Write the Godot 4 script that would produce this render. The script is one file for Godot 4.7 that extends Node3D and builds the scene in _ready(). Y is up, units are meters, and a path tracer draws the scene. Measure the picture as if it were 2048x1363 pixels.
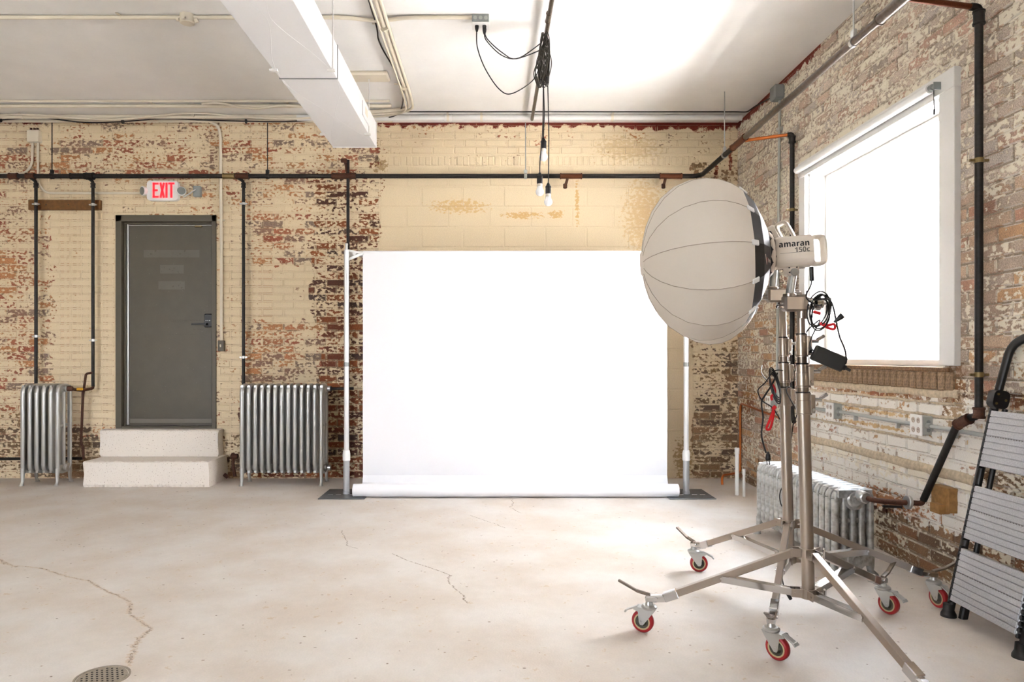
extends Node3D
# A brick loft studio: white paper sweep, two lanterns on rolling stands, radiators, pipes, a fire door.
# Survey of the photograph: pixel (u, v) at a distance d in front of the camera is the point at(u, v, d).
# World: x to the right, y up from the floor, z = -d. The wall with the door is at d = 7.1.

const FL := 1420.0
const VX := 988.0
const VY := 712.0
const EYE := 1.22
const WALL := 7.1        # distance of the back wall
const SIDE := 2.44       # x of the window wall
const CEIL := 3.555

var M := {}
var taken := {}
var rng := RandomNumberGenerator.new()


func at(u: float, v: float, d: float) -> Vector3:
	return Vector3((u - VX) / FL * d, EYE - (v - VY) / FL * d, -d)


# a point of the window wall (at distance off in front of it) that is seen at u, v
func side(u: float, v: float, off := 0.0) -> Vector3:
	var d := (SIDE - off) * FL / (u - VX)
	return Vector3(SIDE - off, EYE - (v - VY) / FL * d, -d)


# a point of the ceiling (hanging off below it)
func up(u: float, v: float, off := 0.0) -> Vector3:
	var d := (CEIL - off - EYE) * FL / (VY - v)
	return Vector3((u - VX) / FL * d, CEIL - off, -d)


# ---------------------------------------------------------------- meshes

func tool() -> SurfaceTool:
	var st := SurfaceTool.new()
	st.begin(Mesh.PRIMITIVE_TRIANGLES)
	return st


func tri(st: SurfaceTool, a: Vector3, b: Vector3, c: Vector3, na: Vector3, nb: Vector3, nc: Vector3) -> void:
	if (b - a).cross(c - a).dot(na + nb + nc) > 0.0:
		var t := b; b = c; c = t
		t = nb; nb = nc; nc = t
	st.set_normal(na); st.add_vertex(a)
	st.set_normal(nb); st.add_vertex(b)
	st.set_normal(nc); st.add_vertex(c)


func quad(st: SurfaceTool, a: Vector3, b: Vector3, c: Vector3, d: Vector3, n: Vector3) -> void:
	tri(st, a, b, c, n, n, n)
	tri(st, a, c, d, n, n, n)


func quadn(st: SurfaceTool, p: Array, n: Array) -> void:
	tri(st, p[0], p[1], p[2], n[0], n[1], n[2])
	tri(st, p[0], p[2], p[3], n[0], n[2], n[3])


# box of size s around c, turned by b, edges cut off by bev
func box(st: SurfaceTool, c: Vector3, s: Vector3, b := Basis(), bev := 0.0) -> void:
	var h := s * 0.5
	var e := minf(bev, minf(h.x, minf(h.y, h.z)) * 0.98)
	var k := [h.x, h.y, h.z]
	for ax in 3:
		var i := (ax + 1) % 3
		var j := (ax + 2) % 3
		for sg in [-1.0, 1.0]:
			var n := Vector3.ZERO
			n[ax] = sg
			var pts := []
			for q in [[-1, -1], [1, -1], [1, 1], [-1, 1]]:
				var p := Vector3.ZERO
				p[ax] = sg * k[ax]
				p[i] = q[0] * (k[i] - e)
				p[j] = q[1] * (k[j] - e)
				pts.append(c + b * p)
			quad(st, pts[0], pts[1], pts[2], pts[3], (b * n).normalized())
	if e <= 0.0:
		return
	for ax in 3:
		var i := (ax + 1) % 3
		var j := (ax + 2) % 3
		for si in [-1.0, 1.0]:
			for sj in [-1.0, 1.0]:
				var n := Vector3.ZERO
				n[i] = si; n[j] = sj
				var pts := []
				for q in [[-1, 0], [1, 0], [1, 1], [-1, 1]]:
					var p := Vector3.ZERO
					p[ax] = q[0] * (k[ax] - e)
					p[i] = si * (k[i] - (e if q[1] else 0.0))
					p[j] = sj * (k[j] - (0.0 if q[1] else e))
					pts.append(c + b * p)
				quad(st, pts[0], pts[1], pts[2], pts[3], (b * n).normalized())
	for sx in [-1.0, 1.0]:
		for sy in [-1.0, 1.0]:
			for sz in [-1.0, 1.0]:
				var n := (b * Vector3(sx, sy, sz)).normalized()
				tri(st, c + b * Vector3(sx * (k[0] - e), sy * (k[1] - e), sz * k[2]), c + b * Vector3(sx * (k[0] - e), sy * k[1], sz * (k[2] - e)), c + b * Vector3(sx * k[0], sy * (k[1] - e), sz * (k[2] - e)), n, n, n)


# box between two corners
func span(st: SurfaceTool, a: Vector3, b: Vector3, bev := 0.0) -> void:
	box(st, (a + b) * 0.5, (b - a).abs(), Basis(), bev)


# bar of a rectangular section from a to b; wide is measured sideways to the hint
func bar(st: SurfaceTool, a: Vector3, b: Vector3, wide: float, high: float, hint := Vector3.UP, bev := 0.0) -> void:
	var y := (b - a).normalized()
	var x := hint.cross(y)
	if x.length() < 0.01:
		x = Vector3.RIGHT.cross(y)
	x = x.normalized()
	box(st, (a + b) * 0.5, Vector3(wide, (b - a).length(), high), Basis(x, y, x.cross(y)), bev)


func ring(c: Vector3, x: Vector3, z: Vector3, r: float, n: int, squash := 1.0) -> Array:
	var out := []
	for i in n:
		var t := TAU * i / n
		out.append([c + (x * cos(t) + z * sin(t) * squash) * r, (x * cos(t) * squash + z * sin(t)).normalized()])
	return out


# a round tube along points; r is a number or one number for each point
func tube(st: SurfaceTool, pts: Array, r: Variant, n := 10, caps := true, squash := 1.0, hint := Vector3.ZERO) -> void:
	var last: Array = []
	var m := pts.size()
	var x := Vector3.ZERO
	for i in m:
		var p: Vector3 = pts[i]
		var t := Vector3.ZERO
		if i > 0:
			t += (p - pts[i - 1]).normalized()
		if i < m - 1:
			t += (pts[i + 1] - p).normalized()
		t = t.normalized()
		if x == Vector3.ZERO:
			x = hint if hint != Vector3.ZERO else (Vector3.UP if absf(t.y) < 0.9 else Vector3.RIGHT)
		x = (x - t * x.dot(t)).normalized()
		var rr: float = r if r is float else r[i]
		var now := ring(p, x, t.cross(x), rr, n, squash)
		if i > 0:
			for k in n:
				var q := (k + 1) % n
				quadn(st, [last[k][0], last[q][0], now[q][0], now[k][0]], [last[k][1], last[q][1], now[q][1], now[k][1]])
		if caps and (i == 0 or i == m - 1):
			var nn := -t if i == 0 else t
			for k in n:
				tri(st, p, now[k][0], now[(k + 1) % n][0], nn, nn, nn)
		last = now


# points with rounded corners of radius rad
func bent(pts: Array, rad := 0.05, n := 5) -> Array:
	var out := [pts[0]]
	for i in range(1, pts.size() - 1):
		var p: Vector3 = pts[i]
		var a: Vector3 = (pts[i - 1] - p)
		var b: Vector3 = (pts[i + 1] - p)
		var k := minf(rad, minf(a.length(), b.length()) * 0.49)
		var p0 := p + a.normalized() * k
		var p1 := p + b.normalized() * k
		for j in n + 1:
			var t := float(j) / n
			out.append(p0.lerp(p, t).lerp(p.lerp(p1, t), t))
	out.append(pts[-1])
	return out


# a smooth line through points
func smooth(pts: Array, n := 6) -> Array:
	var out := []
	for i in pts.size() - 1:
		var a: Vector3 = pts[maxi(i - 1, 0)]
		var b: Vector3 = pts[i]
		var c: Vector3 = pts[i + 1]
		var d: Vector3 = pts[mini(i + 2, pts.size() - 1)]
		for j in n:
			var t := float(j) / n
			out.append(b.cubic_interpolate(c, a, d, t))
	out.append(pts[-1])
	return out


# turned shape: profile of (radius, height) pairs around the y axis of xf
func lathe(st: SurfaceTool, prof: Array, xf := Transform3D(), n := 20, soft := false) -> void:
	var m := prof.size()
	var seg := []
	for i in m - 1:
		var d: Vector2 = prof[i + 1] - prof[i]
		seg.append(Vector2(d.y, -d.x).normalized() if d.length() > 1e-6 else Vector2(1, 0))
	for i in m - 1:
		var n0: Vector2 = seg[i]
		var n1: Vector2 = seg[i]
		if soft:
			if i > 0:
				n0 = (seg[i - 1] + seg[i]).normalized()
			if i < m - 2:
				n1 = (seg[i] + seg[i + 1]).normalized()
		for k in n:
			var p := []
			var nn := []
			for q in [[i, k, n0], [i, k + 1, n0], [i + 1, k + 1, n1], [i + 1, k, n1]]:
				var t: float = TAU * q[1] / n
				var pr: Vector2 = prof[q[0]]
				var nr: Vector2 = q[2]
				p.append(xf * Vector3(pr.x * cos(t), pr.y, pr.x * sin(t)))
				nn.append((xf.basis * Vector3(nr.x * cos(t), nr.y, nr.x * sin(t))).normalized())
			quadn(st, p, nn)


func cyl(st: SurfaceTool, a: Vector3, b: Vector3, r: float, n := 16, bev := 0.0) -> void:
	var l := (b - a).length()
	var xf := Transform3D(toward((b - a) / l), a)
	if bev > 0.0:
		lathe(st, [Vector2(0, 0), Vector2(r - bev, 0), Vector2(r, bev), Vector2(r, l - bev), Vector2(r - bev, l), Vector2(0, l)], xf, n)
	else:
		lathe(st, [Vector2(0, 0), Vector2(r, 0), Vector2(r, l), Vector2(0, l)], xf, n)


# a basis whose y axis points along d
func toward(d: Vector3) -> Basis:
	var x := Vector3.UP.cross(d)
	if x.length() < 0.01:
		x = Vector3.RIGHT
	x = (x - d * x.dot(d)).normalized()
	return Basis(x, d, x.cross(d))


# flat outline (in the x-y plane of xf) with thickness along z
func plate(st: SurfaceTool, outline: PackedVector2Array, thick: float, xf := Transform3D()) -> void:
	var idx := Geometry2D.triangulate_polygon(outline)
	var nz := (xf.basis * Vector3(0, 0, 1)).normalized()
	for k in range(0, idx.size(), 3):
		for s in [-0.5, 0.5]:
			var p := []
			for q in 3:
				var o: Vector2 = outline[idx[k + q]]
				p.append(xf * Vector3(o.x, o.y, s * thick))
			var n := nz * signf(s)
			tri(st, p[0], p[1], p[2], n, n, n)
	var turn := 1.0 if not Geometry2D.is_polygon_clockwise(outline) else -1.0
	for k in outline.size():
		var a: Vector2 = outline[k]
		var b: Vector2 = outline[(k + 1) % outline.size()]
		var d := (b - a).normalized()
		var n := (xf.basis * Vector3(d.y * turn, -d.x * turn, 0)).normalized()
		quad(st, xf * Vector3(a.x, a.y, -thick / 2), xf * Vector3(b.x, b.y, -thick / 2), xf * Vector3(b.x, b.y, thick / 2), xf * Vector3(a.x, a.y, thick / 2), n)


func rounded(w: float, h: float, r: float, n := 5) -> PackedVector2Array:
	var out := PackedVector2Array()
	for c in [[1, 1, 0.0], [-1, 1, 0.25], [-1, -1, 0.5], [1, -1, 0.75]]:
		for k in n + 1:
			var t: float = TAU * (c[2] + 0.25 * k / n)
			out.append(Vector2(c[0] * (w / 2 - r) + r * cos(t), c[1] * (h / 2 - r) + r * sin(t)))
	return out


# ---------------------------------------------------------------- nodes

func numbered(called: String) -> String:
	var n: int = taken.get(called, 0)
	taken[called] = n + 1
	return called if n == 0 else "%s_%03d" % [called, n]


func thing(called: String, label: String, category: String, group := "", where := Vector3.ZERO) -> Node3D:
	var o := Node3D.new()
	o.name = numbered(called)
	add_child(o)
	o.position = where
	tag(o, label, category, group)
	return o


func tag(o: Node, label: String, category: String, group := "") -> void:
	o.set_meta("label", label)
	o.set_meta("category", category)
	if group:
		o.set_meta("group", group)


# commits a shape as one named mesh; without a parent it is a thing by itself
func put(st: SurfaceTool, called: String, m: Material, parent: Node = null, label := "") -> MeshInstance3D:
	return lay(st.commit(), called, m, parent, label)


func lay(mesh: Mesh, called: String, m: Material, parent: Node = null, label := "") -> MeshInstance3D:
	var o := MeshInstance3D.new()
	o.mesh = mesh
	o.material_override = null
	if mesh is ArrayMesh:
		mesh.surface_set_material(0, m)
	else:
		o.material_override = m
	o.name = numbered(called) if parent == null else called
	if parent == null:
		add_child(o)
	else:
		parent.add_child(o, true)
	if label:
		o.set_meta("label", label)
	return o


func room(called: String, parent: Node = null) -> Node3D:
	var o := Node3D.new()
	o.name = called
	o.set_meta("kind", "structure")
	if parent:
		parent.add_child(o)
	else:
		add_child(o)
	return o


# ---------------------------------------------------------------- materials

func mat(called: String, c: Color, rough := 0.7, metal := 0.0) -> StandardMaterial3D:
	var m := StandardMaterial3D.new()
	m.resource_name = called
	m.albedo_color = c
	m.roughness = rough
	m.metallic = metal
	M[called] = m
	return m


func noise_tex(freq: float, lo: Color, hi: Color, size := 512, seed_ := 1, oct := 4, ramp := []) -> NoiseTexture2D:
	var t := NoiseTexture2D.new()
	var f := FastNoiseLite.new()
	f.noise_type = FastNoiseLite.TYPE_SIMPLEX_SMOOTH
	f.frequency = freq
	f.fractal_octaves = oct
	f.seed = seed_
	t.noise = f
	t.width = size
	t.height = size
	t.seamless = true
	var g := Gradient.new()
	if ramp:
		g.offsets = PackedFloat32Array(ramp)
		g.colors = PackedColorArray([lo, lo.lerp(hi, 0.5), hi])
	else:
		g.set_color(0, lo)
		g.set_color(1, hi)
	t.color_ramp = g
	return t


# the colour times a mottled grain of so many metres a repeat
func grained(m: StandardMaterial3D, metres: float, lo := 0.8, freq := 0.02, seed_ := 3, oct := 5) -> StandardMaterial3D:
	m.albedo_texture = noise_tex(freq, Color(lo, lo, lo), Color.WHITE, 512, seed_, oct)
	m.uv1_triplanar = true
	m.uv1_scale = Vector3.ONE / metres
	return m


func noise_bytes(w: int, h: int, seed_: int, fx: float, oct := 3, warp := 0.0, narrow := 1.0) -> PackedByteArray:
	var f := FastNoiseLite.new()
	f.noise_type = FastNoiseLite.TYPE_SIMPLEX_SMOOTH
	f.seed = seed_
	f.frequency = fx
	f.fractal_octaves = oct
	if warp > 0.0:
		f.domain_warp_enabled = true
		f.domain_warp_amplitude = warp
		f.domain_warp_frequency = fx * 1.7
	var im := f.get_image(int(w * narrow), h, false, false, true)
	im.convert(Image.FORMAT_L8)
	if narrow < 1.0:
		im.resize(w, h, Image.INTERPOLATE_BILINEAR)
	return im.get_data()


func probit(p: float) -> float:      # rough inverse of the normal distribution
	p = clampf(p, 0.005, 0.995)
	return (pow(p, 0.135) - pow(1.0 - p, 0.135)) / 0.1975


func hash2(a: int, b: int) -> float:
	var h := (a * 73856093) ^ (b * 19349663)
	h = (h ^ (h >> 13)) * 1274126177
	return float((h ^ (h >> 16)) & 0xFFFF) / 65535.0


# ---------------------------------------------------------------- painted brick: what is paint and what has flaked to bare brick

const COURSE := 0.0735
const BRICK := 0.213
const JOINT := 0.011

# regions are [u0, v0, u1, v1, share of bare brick, palette], in the photograph's survey of that wall; later ones win
func wall_paint(w: int, h: int, to_xy: Callable, regions: Array, to_uv: Callable, palettes: Array, paint: Array, mortar: Color, stains: Array, block_rect: Array, edge: Callable, seed_: int, joint_keep := 0.13, chip := 0.115) -> Array:
	var mid := noise_bytes(w, h, seed_, chip, 3, 0.7 / chip, 0.66)
	var fine := noise_bytes(w, h, seed_ + 1, 0.35, 2)
	var low := noise_bytes(w, h, seed_ + 2, 0.012, 3)
	var warp := noise_bytes(w, h, seed_ + 3, 0.03, 3)
	var gw := w / 8 + 2
	var gh := h / 8 + 2
	var thr := PackedFloat32Array()
	var pal := PackedByteArray()
	var tone := PackedByteArray()
	thr.resize(gw * gh)
	pal.resize(gw * gh)
	tone.resize(gw * gh)
	for gy in gh:
		for gx in gw:
			var xy: Vector2 = to_xy.call(gx * 8.0, gy * 8.0)
			var uv: Vector2 = to_uv.call(xy)
			var bare := 0.3
			var pi := 0
			var tn := 0
			for r in regions:
				if uv.x >= r[0] and uv.x < r[2] and uv.y >= r[1] and uv.y < r[3]:
					bare = r[4]
					pi = r[5]
					tn = r[6] if r.size() > 6 else 0
			thr[gy * gw + gx] = 0.56 + 0.155 * probit(1.0 - bare)
			pal[gy * gw + gx] = pi
			tone[gy * gw + gx] = tn
	var rgb := PackedByteArray()
	rgb.resize(w * h * 3)
	var bump := PackedByteArray()
	bump.resize(w * h)
	var rows := PackedFloat32Array()      # a random number for each brick
	rows.resize(64 * 64)
	for a in 64:
		for b in 64:
			rows[a * 64 + b] = hash2(a + seed_, b)
	var dx: Vector2 = to_xy.call(1.0, 0.0) - to_xy.call(0.0, 0.0)
	for py in h:
		var o: Vector2 = to_xy.call(0.0, float(py))
		var y := o.y
		var row := int(floor(y / COURSE))
		var ly := y - row * COURSE
		var shift := BRICK * 0.5 * (row & 1)
		var wide := BRICK
		var near_stains := stains.filter(func(q: Array) -> bool: return absf(y - q[1]) < q[3])
		for px in w:
			var i := py * w + px
			var x := o.x + dx.x * px
			var f := fine[i] / 255.0
			var l := low[i] / 255.0
			var wv := warp[i] / 255.0 - 0.5
			var gi := clampi(int((py + wv * 46.0) * 0.125), 0, gh - 1) * gw + clampi(int((px + (l - 0.5) * 40.0) * 0.125), 0, gw - 1)
			var bx := (x + 20.0 + shift) / wide
			var col := int(bx)
			var lx := (bx - col) * wide
			var br := rows[((row & 63) << 6) + (col & 63)]
			var joint := lx < JOINT or ly < JOINT
			if x > block_rect[0] and x < block_rect[1] and y < block_rect[2]:
				joint = false
				br = 0.5
			var e := mid[i] / 255.0 * 0.72 + f * 0.13 + br * 0.27 + (l - 0.5) * 0.3
			if joint:
				e -= joint_keep
			var t := thr[gi]
			var c: Color
			var hgt := 0.0
			var red: float = (edge.call(x, y) + wv * 0.09 + (f - 0.5) * 0.03) if y > 3.4 else -1.0
			if red > 0.0:
				c = Color(0.47, 0.15, 0.07) * (0.7 + 0.5 * f)
				hgt = 150.0
			elif e > t:
				if joint:
					c = mortar * (0.75 + 0.45 * f)
				else:
					var p: Array = palettes[pal[gi]]
					c = p[int(br * 7.99 * 3.0) % p.size()]
					c = c * (0.72 + 0.5 * f + 0.25 * (l - 0.5))
				hgt = 95.0 + 50.0 * f
			else:
				c = paint[tone[gi]]
				c = c * (0.95 + 0.08 * f)
				if t - e < 0.022:      # grime caught along the broken edge of the paint
					c = c * Color(0.80, 0.74, 0.66)
				hgt = 190.0 + 30.0 * f
			for s in near_stains:
				var sx: float = (x - s[0]) / s[2]
				var sy: float = (y - s[1]) / s[3]
				var q := sx * sx + sy * sy
				if q < 1.0 and (mid[i] / 255.0 * 0.7 + f * 0.3) > 0.34 + 0.5 * q:
					c = c * (s[4] as Color)
			rgb[i * 3] = clampi(int(c.r * 255.0), 0, 255)
			rgb[i * 3 + 1] = clampi(int(c.g * 255.0), 0, 255)
			rgb[i * 3 + 2] = clampi(int(c.b * 255.0), 0, 255)
			bump[i] = int(hgt)
	return [Image.create_from_data(w, h, false, Image.FORMAT_RGB8, rgb), Image.create_from_data(w, h, false, Image.FORMAT_L8, bump)]


func wall_material(called: String, pics: Array, scale: Vector3, offset: Vector3, relief: float) -> StandardMaterial3D:
	var m := mat(called, Color.WHITE, 0.85)
	m.albedo_texture = ImageTexture.create_from_image(pics[0])
	var nm: Image = pics[1]
	nm.bump_map_to_normal_map(relief)
	m.normal_enabled = true
	m.normal_texture = ImageTexture.create_from_image(nm)
	m.uv1_triplanar = true
	m.uv1_world_triplanar = true
	m.uv1_triplanar_sharpness = 8.0
	m.uv1_scale = scale
	m.uv1_offset = offset
	return m


func back_wall_material() -> void:
	var ppm := 250.0
	var x0 := -5.5
	var to_xy := func(px: float, py: float) -> Vector2: return Vector2(x0 + px / ppm, 3.6 - py / ppm)
	var to_uv := func(p: Vector2) -> Vector2: return Vector2(VX + p.x * 200.0, VY - (p.y - EYE) * 200.0)
	var red := [Color(0.64, 0.39, 0.28), Color(0.69, 0.45, 0.31), Color(0.56, 0.43, 0.36), Color(0.72, 0.50, 0.33), Color(0.60, 0.34, 0.25), Color(0.54, 0.45, 0.39)]
	var dark := [Color(0.42, 0.22, 0.14), Color(0.50, 0.27, 0.15), Color(0.33, 0.20, 0.15), Color(0.55, 0.31, 0.17), Color(0.30, 0.22, 0.19)]
	var brown := [Color(0.47, 0.37, 0.27), Color(0.52, 0.41, 0.29), Color(0.41, 0.33, 0.26), Color(0.55, 0.42, 0.30)]
	var regions := [
		[-200, 0, 770, 345, 0.33, 0], [-200, 255, 770, 275, 0.08, 0], [80, 275, 450, 345, 0.40, 0],
		[-200, 345, 105, 1000, 0.36, 0], [75, 345, 460, 425, 0.18, 0], [60, 360, 290, 430, 0.05, 0],
		[103, 425, 234, 850, 0.012, 0], [432, 300, 482, 900, 0.06, 0], [448, 300, 480, 430, 0.3, 0],
		[480, 345, 640, 425, 0.34, 0], [480, 425, 640, 522, 0.42, 0], [500, 518, 622, 640, 0.008, 0], [480, 520, 502, 640, 0.10, 0],
		[480, 640, 640, 780, 0.55, 0], [480, 780, 700, 1000, 0.6, 1],
		[622, 345, 765, 420, 0.42, 1], [622, 420, 765, 500, 0.5, 1], [618, 500, 765, 640, 0.6, 1], [640, 640, 765, 1000, 0.72, 1],
		[-200, 830, 105, 1000, 0.55, 2], [103, 858, 200, 1000, 0.75, 2], [440, 870, 482, 1000, 0.6, 2],
		[757, 240, 1400, 320, 0.035, 0], [757, 318, 1386, 1000, 0.006, 0],
		[1384, 255, 1700, 330, 0.06, 2], [1384, 325, 1700, 480, 0.42, 2], [1384, 480, 1700, 820, 0.30, 2], [1440, 690, 1700, 800, 0.62, 2], [1384, 815, 1700, 1000, 0.66, 2],
	]
	var rust := Color(0.93, 0.83, 0.67)
	var soot := Color(0.78, 0.72, 0.62)
	var stains := [
		[0.29, 2.63, 0.30, 0.05, rust], [0.62, 2.64, 0.12, 0.06, rust], [-0.35, 2.72, 0.42, 0.1, Color(0.95, 0.88, 0.75)], [0.83, 2.75, 0.03, 0.35, rust], [1.72, 2.5, 0.03, 0.5, Color(0.9, 0.78, 0.6)],
		[1.35, 3.3, 0.5, 0.2, Color(0.93, 0.9, 0.84)], [1.5, 2.6, 0.3, 0.6, Color(0.95, 0.9, 0.82)], [-1.15, 3.13, 0.12, 0.12, soot], [1.9, 0.2, 0.15, 0.3, soot], [-4.05, 0.9, 0.06, 0.06, Color(0.8, 0.76, 0.68)],
		[2.22, 3.05, 0.035, 0.16, Color(0.55, 0.22, 0.08)], [2.36, 3.2, 0.03, 0.2, Color(0.55, 0.22, 0.08)],
	]
	var edge := func(x: float, y: float) -> float:
		if y < 3.4:
			return -1.0
		if x > -1.16:
			return y - 3.522 + (0.03 if x > 1.3 else 0.0)
		return y - 3.55 if x > -4.72 and x < -4.4 else -1.0
	var pics := wall_paint(2048, 900, to_xy, regions, to_uv, [red, dark, brown], [Color(0.88, 0.805, 0.67), Color(0.88, 0.84, 0.76)], Color(0.56, 0.47, 0.37), stains, [-1.14, 1.985, 3.12], edge, 11)
	wall_material("back_wall", pics, Vector3(1.0 / 8.192, 1.0 / 3.6, 1.0 / 8.0), Vector3(5.5 / 8.192, -1.0, 0), 1.8)


func side_wall_material() -> void:
	var ppm := 340.0
	var d0 := 2.0
	# here "x" runs along the wall away from the camera
	var to_xy := func(px: float, py: float) -> Vector2: return Vector2(d0 + px / ppm, 3.6 - py / ppm)
	var to_uv := func(p: Vector2) -> Vector2: return Vector2(p.x * 100.0, p.y * 100.0)      # centimetres along and up
	var grey := [Color(0.75, 0.685, 0.615), Color(0.78, 0.71, 0.64), Color(0.70, 0.64, 0.58), Color(0.76, 0.66, 0.58), Color(0.73, 0.60, 0.52), Color(0.74, 0.69, 0.64)]
	var warm := [Color(0.70, 0.59, 0.49), Color(0.73, 0.63, 0.53), Color(0.66, 0.57, 0.49), Color(0.74, 0.59, 0.44), Color(0.67, 0.51, 0.42), Color(0.70, 0.63, 0.56)]
	var earth := [Color(0.49, 0.38, 0.27), Color(0.54, 0.41, 0.29), Color(0.43, 0.33, 0.24), Color(0.56, 0.40, 0.28)]
	var regions := [
		[0, 0, 900, 400, 0.52, 0], [0, 110, 385, 270, 0.66, 0], [0, 60, 375, 205, 0.72, 1], [560, 0, 900, 400, 0.5, 0], [560, 100, 720, 230, 0.6, 1],
		[540, 0, 720, 100, 0.66, 1], [352, 28, 560, 104, 0.05, 1, 1], [352, 53, 560, 60, 0.02, 1, 0],
		[352, 100, 560, 116, 0.8, 1], [0, 0, 352, 75, 0.62, 2], [352, 0, 560, 30, 0.66, 2], [200, 0, 720, 12, 0.75, 2], [373, 262, 565, 282, 0.08, 0],
	]
	var stains := [
		[3.75, 1.0, 0.14, 0.3, Color(0.7, 0.6, 0.48)], [4.4, 0.33, 0.6, 0.1, Color(0.78, 0.56, 0.4)], [4.6, 0.98, 0.8, 0.035, Color(0.82, 0.66, 0.5)], [4.6, 0.78, 0.9, 0.02, Color(0.9, 0.78, 0.6)],
		[4.6, 0.87, 0.9, 0.02, Color(0.9, 0.78, 0.6)], [3.3, 1.02, 0.5, 0.05, Color(0.62, 0.5, 0.4)], [6.8, 0.8, 0.3, 0.3, Color(0.85, 0.76, 0.64)],
	]
	var edge := func(x: float, y: float) -> float:
		return (y - 3.50 if x > 5.4 else y - 3.53) if y > 3.4 and (x > 5.3 or x < 4.6) else -1.0
	var pics := wall_paint(1768, 1224, to_xy, regions, to_uv, [grey, warm, earth], [Color(0.89, 0.855, 0.775), Color(0.90, 0.88, 0.84)], Color(0.60, 0.54, 0.46), stains, [99.0, 99.0, 0.0], edge, 37, 0.03, 0.085)
	wall_material("side_wall", pics, Vector3(1.0 / 5.2, 1.0 / 3.6, 1.0 / 5.2), Vector3(0, -1.0, 2.0 / 5.2), 3.6)


func floor_material() -> void:
	var w := 2048
	var h := 1312
	var low := noise_bytes(w, h, 71, 0.006, 4)
	var mid := noise_bytes(w, h, 72, 0.05, 4, 12.0)
	var fine := noise_bytes(w, h, 73, 0.4, 2)
	var rgb := PackedByteArray()
	rgb.resize(w * h * 3)
	var bump := PackedByteArray()
	bump.resize(w * h)
	for i in w * h:
		var l := low[i] / 255.0
		var m := mid[i] / 255.0
		var f := fine[i] / 255.0
		var k := 0.95 + 0.05 * f + 0.03 * (m - 0.5)
		var c := Color(0.83, 0.785, 0.735).lerp(Color(0.87, 0.845, 0.815), clampf(l * 1.6 - 0.3, 0.0, 1.0)) * k
		if m > 0.80 and l < 0.52:
			c = c * Color(0.95, 0.91, 0.85)
		rgb[i * 3] = clampi(int(c.r * 255.0), 0, 255)
		rgb[i * 3 + 1] = clampi(int(c.g * 255.0), 0, 255)
		rgb[i * 3 + 2] = clampi(int(c.b * 255.0), 0, 255)
		bump[i] = int(120 + 60 * m + 50 * f)
	var im := Image.create_from_data(w, h, false, Image.FORMAT_RGB8, rgb)
	var bm := Image.create_from_data(w, h, false, Image.FORMAT_L8, bump)
	var r := RandomNumberGenerator.new()
	r.seed = 5
	var spot := func(x: float, d: float) -> Vector2: return Vector2((x + 5.2) / 7.8 * w, (7.2 - d) / 5.0 * h)
	# grit trodden into the paint
	for k in 900:
		var p := Vector2(r.randf() * w, r.randf() * h)
		var c := Color(0.42, 0.36, 0.30).lerp(Color(0.62, 0.54, 0.46), r.randf())
		im.fill_rect(Rect2i(int(p.x), int(p.y), r.randi_range(1, 3), r.randi_range(1, 2)), c)
	# cracks, as seen in the slab
	var cracks := [
		[[[0, 1120], [30, 1132], [75, 1135], [120, 1148], [175, 1160], [205, 1178], [235, 1190], [262, 1205], [262, 1230], [300, 1256], [275, 1275], [268, 1300], [262, 1330]], 3, true],
		[[[785, 1107], [820, 1122], [855, 1133], [900, 1150], [905, 1170], [925, 1195], [940, 1208]], 2, false],
		[[[1025, 998], [1022, 1015], [1040, 1025]], 1, false], [[[940, 1030], [985, 1045], [1010, 1055]], 1, false], [[[685, 1060], [692, 1090], [720, 1098]], 1, false],
		[[[0, 1118], [8, 1128]], 3, true],
	]
	for cr in cracks:
		var pts: Array = cr[0]
		for k in pts.size() - 1:
			var a := floor_spot(pts[k][0], pts[k][1])
			var b := floor_spot(pts[k + 1][0], pts[k + 1][1])
			var n := int((b - a).length() * 300.0) + 2
			var wob := 0.0
			for j in n:
				wob = clampf(wob + r.randf_range(-0.004, 0.004), -0.02, 0.02)
				var q := a.lerp(b, float(j) / n) + Vector2(wob, -wob)
				var px: Vector2 = spot.call(q.x, q.y)
				if not Rect2(2, 2, w - 8, h - 8).has_point(px):
					continue
				if cr[2]:
					im.fill_rect(Rect2i(int(px.x) - 1 + r.randi_range(-3, 3), int(px.y) - 1, 3, 2), Color(0.79, 0.725, 0.65))
				if r.randf() < 0.85:
					im.fill_rect(Rect2i(int(px.x), int(px.y), cr[1] if r.randf() < 0.4 else 1, 1), Color(0.45, 0.38, 0.30))
					bm.fill_rect(Rect2i(int(px.x), int(px.y), cr[1], 1), Color(0.0, 0.0, 0.0))
	var m := mat("floor", Color.WHITE, 0.62)
	m.albedo_texture = ImageTexture.create_from_image(im)
	bm.bump_map_to_normal_map(0.7)
	m.normal_enabled = true
	m.normal_texture = ImageTexture.create_from_image(bm)
	m.uv1_triplanar = true
	m.uv1_world_triplanar = true
	m.uv1_scale = Vector3(1.0 / 7.8, 1.0, 1.0 / 5.0)
	m.uv1_offset = Vector3(5.2 / 7.8, 0, 7.2 / 5.0)


func floor_spot(u: float, v: float) -> Vector2:
	var d := EYE * FL / (v - VY)
	return Vector2((u - VX) / FL * d, d)


# ---------------------------------------------------------------- bricks

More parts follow.
